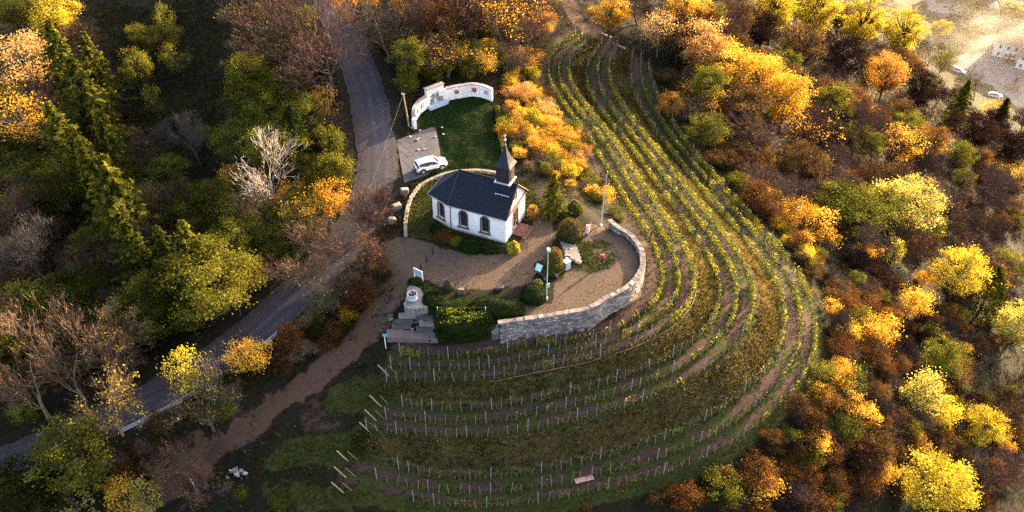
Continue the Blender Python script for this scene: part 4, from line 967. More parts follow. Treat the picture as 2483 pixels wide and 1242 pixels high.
skin_obj('jacket', [(0, 0, .88), (0, 0, 1.15), (0, 0, 1.40), (.2, 0, 1.42), (.28, .1, 1.18), (.17, .27, 1.285), (-.2, 0, 1.42), (-.28, .1, 1.18), (-.17, .27, 1.285)], [(0, 1), (1, 2), (2, 3), (3, 4), (4, 5), (2, 6), (6, 7), (7, 8)], [.19, .185, .17, .10, .08, .06, .10, .08, .06], M_red, t)
skin_obj('trousers', [(0, 0, .93), (.1, 0, .86), (.11, .02, .5), (.12, -.02, .1), (-.1, 0, .86), (-.11, .02, .5), (-.12, -.02, .1)], [(0, 1), (1, 2), (2, 3), (0, 4), (4, 5), (5, 6)], [.14, .105, .078, .065, .105, .078, .065], M_trs, t)
skin_obj('hair', [(0, -.02, 1.70), (0, -.03, 1.76), (0, .02, 1.785)], [(0, 1), (1, 2)], [.10, .095, .06], M_hair, t)
for sx in (.12, -.12): skin_obj('shoe', [(sx, -.05, .05), (sx, .06, .045), (sx, .15, .035)], [(0, 1), (1, 2)], [.05, .048, .035], M_black, t)
# odd pieces in the vineyard
p0, p1 = gp_(1394, 1170), gp_(1438, 1157); d = p1-p0; b = MB(); b.box((0, 0, .1), (np.linalg.norm(d), .62, .07), math.atan2(d[1], d[0]))
tag(b.obj('board', mat('pink_board', (.50, .27, .24), .8, .2, 4), None, loc=(p0+p1)/2), 'pinkish flat board lying between the lowest vine rows', 'board')
p = gp_(570, 1148)
for i in range(6):
    r_ = np.random.default_rng(90+i); b = MB(); s = r_.uniform(.3, .6); b.box((0, 0, s*.25), (s*1.2, s*.8, s*.6), r_.uniform(0, 3), jit=.09, rng=r_)
    q = g3(p[0]-.8+.38*i, p[1]+r_.uniform(-.35, .35)); tag(b.obj('rubble_stone', M_wst if i % 2 else M_stone, None, loc=q), 'pale stone of the rubble heap at the fork of the dirt track', 'stone', 'rubble heap by the track')
for i, (u0, v0, u1, v1, lab) in enumerate([(1456, 78, 1482, 96, 'upper of two timber beams lying beside the dirt lane above the vineyard'), (1494, 106, 1515, 124, 'lower of two timber beams lying beside the dirt lane above the vineyard')]):
    p0, p1 = gp_(u0, v0), gp_(u1, v1); d = p1-p0; b = MB(); b.box((0, 0, .12), (np.linalg.norm(d), .3, .26), math.atan2(d[1], d[0])); tag(b.obj('timber_beam', M_palewood, None, loc=(p0+p1)/2), lab, 'beam', 'timber beams')
p = gp_(478, 1190); b = MB(); b.tube([(0, 0, 0), (-.25, 0, 2.2)], [.06, .05], 6); tag(b.obj('stake', M_plate, None, loc=p), 'lone pale stake beside the lower dirt track', 'stake')
# ------------------------------------------------------------------ vineyard rows
rng = np.random.default_rng(5)
def quadleaves(C, size, nrm=None, rng=rng, flat=.5, asp=.62):
    n = len(C); r = rng.normal(size=(n, 3)); r /= np.linalg.norm(r, axis=1)[:, None]
    if nrm is not None: r = r*(1-flat)+nrm*flat; r /= np.linalg.norm(r, axis=1)[:, None]+1e-9
    a = np.cross(r, rng.normal(size=(n, 3))); a /= np.linalg.norm(a, axis=1)[:, None]+1e-9; b = np.cross(r, a)
    s = (size*rng.uniform(.6, 1.4, n))[:, None]*.5
    V = np.stack([C-a*s, C+b*s*asp, C+a*s, C-b*s*asp], 1).reshape(-1, 3)
    return V, np.arange(4*n).reshape(n, 4)
def segtubes(S, n=3):
    S = np.asarray(S, float); p0, p1, r0, r1 = S[:, :3], S[:, 3:6], S[:, 6], S[:, 7]; d = p1-p0; d /= np.linalg.norm(d, axis=1)[:, None]+1e-9
    ref = np.where(np.abs(d[:, 2:3]) < .9, np.array([[0, 0, 1.]]), np.array([[1., 0, 0]])); a = np.cross(d, ref); a /= np.linalg.norm(a, axis=1)[:, None]; b = np.cross(d, a)
    V = []
    for k in range(n):
        t = 2*math.pi*k/n; V.append(p0+(a*math.cos(t)+b*math.sin(t))*r0[:, None])
    for k in range(n):
        t = 2*math.pi*k/n; V.append(p1+(a*math.cos(t)+b*math.sin(t))*r1[:, None])
    V = np.stack(V, 1).reshape(-1, 3); base = np.arange(len(S))[:, None]*2*n
    F = np.concatenate([base+np.array([[k, (k+1) % n, n+(k+1) % n, n+k]]) for k in range(n)], 0); return V, F
M_vwood = mat('vine_bark', (.10, .065, .045), .95, .4, 9)
L_vine = leafmat('vine_leaves', (.035, .06, .010), (.145, .16, .024), (.40, .31, .04), .45, .35)
vine_me = []
for v in range(9):                                  # 0-2 bare, 3-5 some leaves, 6-8 leafy
    S = []; z = .75; p = np.zeros(3)
    q = np.array([rng.uniform(-.06, .06), rng.uniform(-.06, .06), .4]); S.append((*p, *q, .045, .035)); q2 = np.array([0, 0, z]); S.append((*q, *q2, .035, .03))
    for s in (-1, 1):
        e = q2+np.array([s*.5, rng.uniform(-.05, .05), rng.uniform(.0, .15)]); S.append((*q2, *e, .02, .012))
        for k in range(4):
            b0 = q2+(e-q2)*rng.uniform(.1, 1); S.append((*b0, *(b0+np.array([rng.uniform(-.15, .15), rng.uniform(-.12, .12), rng.uniform(.25, .8)])), .011, .006))
    V, F = segtubes(S, 4); wm = mesh_np('vine_stem', V, F, M_vwood)
    nl = [0, 4, 7, 22, 34, 44, 90, 115, 140][v]; lm = None
    if nl:
        C = np.c_[rng.uniform(-.58, .58, nl), rng.normal(0, .13, nl), rng.uniform(.25, 1.45, nl)]; V, F = quadleaves(C, np.full(nl, .21), rng=rng)
        lm = mesh_np('vine_leaves', V, F, L_vine, np.clip(rng.normal(.5, .28, nl), 0, 1))
    vine_me.append((wm, lm))
stake_me = []
for v in range(4):
    b = MB(); b.tube([(0, 0, -.15), (rng.uniform(-.08, .08), rng.uniform(-.06, .06), 1.75)], [.032, .026], 4); stake_me.append(b.mesh('wooden_stake', M_palewood if v % 4 else M_wood))
b = MB(); b.box((0, 0, .95), (.07, .055, 2.2)); post_me = b.mesh('metal_post', mat('row_post', (.27, .265, .29), .55, .15, 4))
ordn = ['innermost', 'second', 'third', 'fourth', 'fifth', 'sixth', 'seventh', 'eighth', 'outermost']
for ri, s in enumerate(ROWS):
    i0, i1 = [(0, 358), (0, 360), (6, 360), (0, 352), (0, 356), (0, 360), (0, 350), (0, 354), (6, 346)][ri]
    P = ci*(1-s)+co*s; P = P[i0:i1+1]
    Q, L_ = resample(np.c_[P, np.linspace(i0, i1, len(P))/360], 1.13); tt = Q[:, 2]; Q = np.c_[Q[:, :2], H(Q[:, 0], Q[:, 1])]
    mid = Q[len(Q)//2].copy(); t = thing('vine_row', 'row of vines on stakes and wires, %s from the stone terrace wall' % (ordn[ri] if ri not in (0, 8) else ordn[ri]), 'vine row', mid, 0, 'vineyard rows')
    np_ = rng.integers(3, 6); nextp = 0
    wires = [[] for _ in range(2)]
    for i, q in enumerate(Q):
        d = Q[min(i+1, len(Q)-1)]-Q[max(i-1, 0)]; rz = math.atan2(d[1], d[0])
        if i == nextp or i == len(Q)-1:
            link('metal_post', post_me, t, q-mid, (rng.uniform(-.03, .03), rng.uniform(-.03, .03), rz)); nextp = i+rng.integers(5, 9)
        else:
            link('wooden_stake', stake_me[rng.integers(4)], t, q-mid, (rng.uniform(-.12, .12), rng.uniform(-.14, .14), rng.uniform(0, 6.3)), (1, 1, rng.uniform(.7, 1.05)))
        for w_, z in zip(wires, (.75, 1.45)): w_.append(q-mid+np.array([0, 0, z]))
        if i < len(Q)-1:
            c = (q+Q[i+1])/2-mid; tq = tt[i]
            leafy = sstep(.02, .2, tq)*sstep(.80, .52, tq)*(1.0 if ri > 0 else .9)+ (.45 if ri == 0 else 0)+rng.uniform(-.3, .3)+(float(vnoise(L_[i]*.22, ri*7.3, 15))-.5)*1.1
            v = rng.integers(6, 9) if leafy > .75 else rng.integers(3, 6) if leafy > .3 else rng.integers(0, 3)
            if rng.uniform() < .14: continue
            wm, lm = vine_me[v]; vo = link('vine', wm, t, c, (0, 0, rz+(math.pi if rng.uniform() < .5 else 0)), (1, 1, rng.uniform(.8, 1.15)))
            if lm is not None: link('foliage', lm, vo)
    b = MB()
    for w_ in wires: b.tube(w_, .006, 3, cap=False)
    b.obj('wire', M_stone2, t)
# slanted end posts at the lower left ends of the rows, each with a brace
for i, (u0, v0, u1, v1, lab) in enumerate([(928,880,944,912,'first'),(897,957,924,985,'second'),(893,995,913,1020,'third'),(885,1028,900,1050,'fourth'),(826,1092,846,1119,'fifth'),(817,1131,840,1158,'sixth'),(815,1168,834,1195,'last')]):
    p = gp_(u1, v1); q = at(u0, v0, p[2]+1.75); q = p+np.array([-1.15, .1, 1.75])
    t = thing('end_post', 'slanted pale end post of the vine rows, %s from the top beside the dirt track' % lab, 'post', p, 0, 'slanted row end posts')
    b = MB(); b.tube([(0, 0, -.1), q-p], .075, 6); b.obj('strut', M_palewood, t)
    b = MB(); e = np.array([1.0, .15, -.1]); b.tube([e, e+np.array([-1.0, .05, 1.6])], .05, 5); b.obj('brace', M_wood, t)
# pale edging along the foot of the first terrace
for j, (ta, tb) in enumerate([(.62, .69), (.70, .79), (.80, .90)]):
    ii = np.arange(int(ta*360), int(tb*360)); P = ci[ii]*(1-.232)+co[ii]*.232; P = np.c_[P, H(P[:, 0], P[:, 1])+.12]; m_ = P[len(P)//2]
    b = MB(); b.tube(P-m_, .055, 5); tag(b.obj('edging_pole', M_wood, None, loc=m_), ['pale edging pole on the first terrace bank, right length', 'pale edging pole on the first terrace bank, middle length', 'pale edging pole on the first terrace bank, left length'][j], 'edging', 'terrace edging poles')
# ------------------------------------------------------------------ vegetation prototypes
rng = np.random.default_rng(77)
LM = {  # leaf materials: dark, middle, bright
 'gold': leafmat('leaf_gold', (.26, .12, .014), (.46, .25, .026), (.64, .39, .06), k=1.3),
 'yellow': leafmat('leaf_yellow', (.26, .18, .014), (.46, .34, .026), (.64, .50, .06), k=1.05),
 'pale': leafmat('leaf_pale', (.22, .19, .03), (.52, .42, .08), (.62, .54, .16), k=.9),
 'orange': leafmat('leaf_orange', (.22, .08, .014), (.42, .19, .03), (.60, .32, .08), k=.9),
 'pink': leafmat('leaf_pinkgold', (.22, .10, .03), (.50, .27, .09), (.64, .40, .12), k=1.1),
 'olive': leafmat('leaf_olive', (.035, .042, .008), (.12, .12, .015), (.30, .25, .03), k=0.9),
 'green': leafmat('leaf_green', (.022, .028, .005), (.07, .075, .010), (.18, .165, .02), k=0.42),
 'russet': leafmat('leaf_russet', (.055, .020, .010), (.16, .065, .020), (.34, .16, .03), k=0.7),
 'brown': leafmat('leaf_brown', (.035, .018, .010), (.10, .055, .022), (.26, .15, .045), k=0.7),
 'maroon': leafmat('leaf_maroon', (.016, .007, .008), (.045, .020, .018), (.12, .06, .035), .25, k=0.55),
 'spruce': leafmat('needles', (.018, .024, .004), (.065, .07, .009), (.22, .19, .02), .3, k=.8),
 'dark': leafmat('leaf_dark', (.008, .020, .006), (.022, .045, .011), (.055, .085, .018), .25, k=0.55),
 'ivy_sunlit': leafmat('ivy_sunlit_top', (.07, .09, .012), (.22, .22, .03), (.48, .42, .06), .35),  # brighter leaf colours paint sunlight on the ivy hedge's top edge
 'clip': leafmat('clipped_brown', (.05, .035, .012), (.15, .095, .025), (.28, .18, .04), .3, k=0.7),
 'hedge': leafmat('hedge_leaves', (.012, .028, .006), (.04, .068, .012), (.12, .14, .022), .3, k=0.5)}
def barkmat(nm, c): return mat(nm, tuple(x*.62 for x in c), .95, .4, 6)
BK = {'brown': barkmat('bark_brown', (.085, .055, .038)), 'grey': barkmat('bark_grey', (.16, .125, .10)), 'pale': barkmat('bark_pale', (1.0, .82, .70)), 'mauve': barkmat('bark_mauve', (.17, .105, .09)), 'tan': barkmat('bark_tan', (.46, .31, .20)), 'olive': barkmat('bark_olive', (.15, .12, .05))}
def unit(v): return v/(np.linalg.norm(v)+1e-9)
def broad(seed, H_=10., Rr=3.6, ncl=80, per=110, leaf=.23, base=.22, sig=.125, dens=1.0):
    rg = np.random.default_rng(seed); S = []; top = np.array([rg.normal(0, .3), rg.normal(0, .3), H_*.8])
    tr = [np.zeros(3), np.array([rg.normal(0, .12), rg.normal(0, .12), H_*.3]), np.array([rg.normal(0, .25), rg.normal(0, .25), H_*.55]), top]
    rr = [H_*.022, H_*.016, H_*.011, H_*.004]
    for i in range(3): S.append((*tr[i], *tr[i+1], rr[i], rr[i+1]))
    C = []; TI = []; NN = []; cz = H_*(base+1)/2; hz = H_*(1-base)/2
    lob = rg.normal(size=(6, 3)); lob /= np.linalg.norm(lob, axis=1)[:, None]; lh = rg.uniform(.75, 1.2, 6)
    for k in range(ncl):
        d = rg.normal(size=3); d /= np.linalg.norm(d); d[2] = d[2]*.9+.12; q = rg.uniform(.25, 1)**.5
        w = np.maximum(0, lob @ d)**3; q *= (.72+.28*(w*lh).sum()/(w.sum()+1e-6)*1.1)
        wz = 1-.35*max(0, -d[2]); c = np.array([d[0]*Rr*q*wz, d[1]*Rr*q*wz, cz+d[2]*hz*q])
        t = np.clip((c[2]/H_-.12)*.9, .15, .95)*3*.33*1.0; i = min(2, int(t*3)); a = tr[i]+(tr[i+1]-tr[i])*min(1, t*3-i)
        mid_ = (a+c)/2+np.array([0, 0, -.06*H_*rg.uniform(.2, 1)]); r0 = H_*.0075
        S.append((*a, *mid_, r0, r0*.7)); S.append((*mid_, *c, r0*.7, r0*.2))
        n = int(per*rg.uniform(.55, 1.3)*dens); o = rg.normal(size=(n, 3))*np.array([1, 1, .75])*sig*Rr*rg.uniform(.75, 1.25)
        C.append(c+o); NN.append(np.tile(unit(d+np.array([0, 0, .5])), (n, 1))); TI.append(np.full(n, rg.normal(.5, .15)))
        for z in range(3):
            e = c+rg.normal(size=3)*sig*Rr*1.3; S.append((*c, *e, r0*.3, r0*.1))
    C = np.vstack(C); NN = np.vstack(NN); TI = np.concatenate(TI)+rg.normal(0, .11, len(C)); ok = C[:, 2] > .15; C, NN, TI = C[ok], NN[ok], TI[ok]
    V, F = quadleaves(C, np.full(len(C), leaf), NN, rg, .35); Wv, Wf = segtubes(S, 5)
    return (Wv, Wf), (V, F, np.clip(TI, 0, 1))
def bare(seed, H_=9., Rr=3.4, stems=1, lv=5, leaf=0, r0=.02, up=.32, thick=1.0, nb=(3, 5), fuzz=1400):
    rg = np.random.default_rng(seed); big = []; tw = []; tips = []
    def grow(p, d, L_, r, l):
        n = 3 if l < 3 else 2; q = p
        pts = [p]
        for i in range(n):
            d = unit(d+rg.normal(size=3)*.16+np.array([0, 0, up*.25])); e = q+d*L_/n; r1 = r*(1-.22*(i+1)/n*2.0/1.5)
            (big if l < 2 else tw).append((*q, *e, r, max(r1, .013))); q = e; r = max(r1, .013); pts.append(q)
        if l >= lv: tips.append(q); return
        for k in range(rg.integers(*nb)+(1 if l == 0 else 0)):
            b0 = pts[-1] if k == 0 else pts[rg.integers(1, len(pts))]
            ax = unit(np.cross(d, rg.normal(size=3))); ang = rg.uniform(.3, .85) if k else rg.uniform(.05, .3)
            nd = unit(d*math.cos(ang)+ax*math.sin(ang)); nd[2] = max(nd[2], -.1)
            grow(b0, nd, L_*rg.uniform(.58, .82), r*(.75 if k == 0 else .58), l+1)
    for s in range(stems):
        a = rg.uniform(0, 6.28); d0 = unit(np.array([math.cos(a)*.35, math.sin(a)*.35, 1])) if stems > 1 else np.array([0, 0, 1.])
        grow(np.array([math.cos(a), math.sin(a), 0])*(.25 if stems > 1 else 0), d0, H_*(.36 if stems == 1 else .30), H_*r0*thick/(1 if stems == 1 else 1.5), 0)
    B_ = segtubes(big, 5); T_ = segtubes(tw, 3)
    tp = np.array(tips); nf = fuzz; C = tp[rg.integers(0, len(tp), nf)]+rg.normal(size=(nf, 3))*.28; out_ = C-np.array([0, 0, H_*.3]); out_ /= np.linalg.norm(out_, axis=1)[:, None]
    a = out_+rg.normal(size=(nf, 3))*.45+np.array([0, 0, .25]); a /= np.linalg.norm(a, axis=1)[:, None]; b = np.cross(a, rg.normal(size=(nf, 3))); b /= np.linalg.norm(b, axis=1)[:, None]; s = rg.uniform(.2, .5, nf)[:, None]
    FV = np.stack([C-a*s, C+b*.022, C+a*s, C-b*.022], 1).reshape(-1, 3); T_ = (np.vstack([T_[0], FV]), np.vstack([T_[1], np.arange(4*nf).reshape(nf, 4)+len(T_[0])]))   # finest twigs
    ti = np.clip(rg.normal(.5, .2, len(T_[1])), 0, 1)
    lv_ = None
    if leaf:
        tp = np.array(tips); C = tp[rg.integers(0, len(tp), leaf)]+rg.normal(size=(leaf, 3))*.22; V, F = quadleaves(C, np.full(leaf, .26), None, rg); lv_ = (V, F, np.clip(rg.normal(.5, .25, leaf), 0, 1))
    return B_, (*T_, ti), lv_
def spruce(seed, H_=12., Rr=2.8):
    rg = np.random.default_rng(seed); S = [(0, 0, 0, 0, 0, H_, H_*.018, .02)]; C = []; NN = []; TI = []
    z = H_*.06
    while z < H_*.985:
        f = 1-z/H_; L_ = Rr*(f**.85)*rg.uniform(.8, 1.12)+.12; nb = int(5+4*f); a0 = rg.uniform(0, 6.28)
        for k in range(nb):
            a = a0+k*6.283/nb+rg.normal(0, .18); d = np.array([math.cos(a), math.sin(a), 0]); l_ = L_*rg.uniform(.5, 1.3); dr = rg.uniform(.25, .5)
            P = lambda t: np.array([0, 0, z])+d*l_*t+np.array([0, 0, -dr*l_*t*t*.8+.14*l_*t**3])
            S.append((*P(0), *P(.5), .035*f+.01, .02)); S.append((*P(.5), *P(1), .02, .006)); tb = rg.normal(.5, .12)
            m_ = int(8+16*f*l_/Rr*1.6); t = rg.uniform(.12, 1, m_)**.75; side = np.array([-d[1], d[0], 0])
            Q = np.array([P(x) for x in t])+side*rg.normal(0, .13*l_*1.1, m_)[:, None]*(1.15-t)[:, None]+np.c_[np.zeros((m_, 2)), -np.abs(rg.normal(0, .10, m_))]
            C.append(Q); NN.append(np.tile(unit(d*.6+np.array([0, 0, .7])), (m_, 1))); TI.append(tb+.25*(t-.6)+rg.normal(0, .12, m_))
        z += H_*.028*(.6+.8*f)
    C = np.vstack(C); NN = np.vstack(NN); TI = np.concatenate(TI); V, F = quadleaves(C, np.full(len(C), .5), NN, rg, .5, .45)
    return segtubes(S, 4), (V, F, np.clip(TI, 0, 1))
def column(seed, H_=9., Rr=1.5, n=5200, leaf=.22, p=.55, lump=.2):
    rg = np.random.default_rng(seed); z = rg.uniform(.02, 1, n); a = rg.uniform(0, 6.283, n); prof = np.sin(np.clip(z*.93+.07, 0, 1)**p*math.pi)**.75
    lu = fbm(a*1.4+seed, z*6, 1.5, seed, 3); r = Rr*prof*(1-lump+2*lump*lu)*rg.uniform(.72, 1, n)
    C = np.c_[r*np.cos(a), r*np.sin(a), z*H_]; NN = np.c_[np.cos(a), np.sin(a), np.full(n, .35)]; NN /= np.linalg.norm(NN, axis=1)[:, None]
    V, F = quadleaves(C, np.full(n, leaf), NN, rg, .45); return segtubes([(0, 0, 0, 0, 0, H_*.8, .12, .03)], 5), (V, F, np.clip(.15+.7*lu+rg.normal(0, .15, n), 0, 1))
def dome(seed, Rr=1.5, hh=1.9, n=4200, leaf=.13, lump=.06, sx=1., sy=1., power=2.6):
    rg = np.random.default_rng(seed); d = rg.normal(size=(n, 3)); d[:, 2] = np.abs(d[:, 2])*.95+.0; d /= np.linalg.norm(d, axis=1)[:, None]
    nrm = (np.abs(d)**power).sum(1)**(1/power); d2 = d/nrm[:, None]; lu = fbm(d[:, 0]*3+9, d[:, 1]*3+d[:, 2]*2.1, 1.2, seed, 3)
    q = (1-lump*2+lump*4*lu*.5)*rg.uniform(.9, 1.0, n); C = d2*q[:, None]*np.array([Rr*sx, Rr*sy, hh])
    V, F = quadleaves(C, np.full(n, leaf), d, rg, .55); core = MB(); core.lathe([(Rr*.86*math.cos(t)*1.0, hh*.88*math.sin(t)) for t in np.linspace(0, 1.5, 6)], 12, sx=sx, sy=sy)
    return (np.array(core.v), core.f), (V, F, np.clip(.2+.6*lu+rg.normal(0, .16, n), 0, 1))
M_core = mat('twig_core', (.03, .026, .014), .95, .4, 6)
PROTO = {}
def reg(key, wood, crown, bark, wname='trunk', cname='crown', leafs=None):
    PROTO.setdefault(key, []).append((mesh_np(wname, wood[0], wood[1], bark), mesh_np(cname, crown[0], crown[1], LM['gold'], crown[2]), mesh_np('leaves', leafs[0], leafs[1], LM['gold'], leafs[2]) if leafs else None))
for i in range(4): reg('broad', *broad(100+i, 10, 3.7), BK['brown'])
for i in range(3): reg('airy', *broad(120+i, 10, 3.6, 50, 55, .24, .2, .15), BK['grey'])
for i in range(3): reg('tall', *broad(140+i, 14, 3.4, 84, 110, .26, .2, .13), BK['brown'])
for i in range(4): b_, t_, l_ = bare(200+i, 9, leaf=0); reg('bare', b_, t_, BK['grey'])
for i in range(3): b_, t_, l_ = bare(220+i, 9, leaf=500); reg('bareleaf', b_, t_, BK['grey'], leafs=l_)
for i in range(3): b_, t_, l_ = bare(240+i, 6, stems=5, lv=4, r0=.014, nb=(3, 5)); reg('brush', b_, t_, BK['brown'], 'stems')
for i in range(3): b_, t_, l_ = bare(262+i, 10, lv=5, r0=.021, up=.5, thick=.95, nb=(3, 5), fuzz=500); reg('white', b_, t_, BK['pale'])
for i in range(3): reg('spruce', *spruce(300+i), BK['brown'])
reg('cypress', *column(320, 9, 1.9), BK['brown'])
for i in range(4): reg('shrub', *broad(340+i, 3.2, 2.0, 46, 85, .16, .03, .17), BK['brown'], 'stems')
for i in range(3): reg('sprig', *broad(360+i, 3.2, 1.6, 26, 50, .17, .08, .18), BK['grey'], 'stems')
NAMES = {'broad': 'broadleaf_tree', 'airy': 'thin_crowned_tree', 'tall': 'tall_tree', 'bare': 'bare_tree', 'bareleaf': 'bare_tree', 'brush': 'bare_shrub', 'white': 'bare_tree', 'spruce': 'spruce_tree', 'cypress': 'cypress_tree', 'shrub': 'shrub', 'sprig': 'shrub'}
NOM = {'broad': (10, 3.7), 'airy': (10, 3.6), 'tall': (14, 3.4), 'bare': (9, 3.6), 'bareleaf': (9, 3.6), 'brush': (6, 2.8), 'white': (10, 4.2), 'spruce': (12, 2.8), 'cypress': (9, 1.9), 'shrub': (3.2, 2.1), 'sprig': (3.2, 1.9)}
BARKL = {k: leafmat('twigs_'+k, tuple(x*.6 for x in c), c, tuple(x*1.5 for x in c), .0, k=.6) for k, c in {'brown': (.09, .058, .04), 'grey': (.15, .115, .092), 'pale': (.70, .54, .44), 'mauve': (.17, .10, .075), 'tan': (.27, .165, .10), 'olive': (.14, .11, .045)}.items()}
LAND = []; PLACED = []; tr_ = np.random.default_rng(9)
CNAME = {'gold': 'golden', 'pale': 'pale', 'pink': 'pinkish', 'clip': 'clipped'}
FILLED = []
def plant(kind, col, p, H_, Rr, label, group=None, cat=None):
    nm = NAMES[kind] if kind not in ('shrub', 'sprig') else CNAME.get(col[0], col[0])+('_shrub' if kind == 'shrub' else '_thin_shrub')
    pv = PROTO[kind][tr_.integers(len(PROTO[kind]))]; h0, r0 = NOM[kind]
    t = thing(nm, label, cat or ('shrub' if kind in ('shrub', 'sprig', 'brush') else 'tree'), p-np.array([0, 0, .08]), tr_.uniform(0, 6.28), group); sc = (Rr/r0, Rr/r0, H_/h0)
    w = link(pv[0].name.split('.')[0], pv[0], t, scale=sc); c = link('crown', pv[1], t, scale=sc)
    if kind in ('bare', 'bareleaf', 'brush', 'white'):
        setmat(w, BK[col[0]]); setmat(c, BARKL[col[0]])
        if pv[2] is not None: l_ = link('leaves', pv[2], t, scale=sc); setmat(l_, LM[col[1] if len(col) > 1 else 'olive'])
    else: setmat(c, LM[col[0]])
    PLACED.append((p[0], p[1], Rr)); return t
def tree(kind, col, u, v, H_, Rr, label, group=None):   # u,v: pixel of the crown's middle
    p = raymarch(u, v, .58*H_); p[2] = float(H(p[0], p[1])); LAND.append((u, v, label)); return plant(kind, col if isinstance(col, tuple) else (col,), p, H_, Rr, label, group)
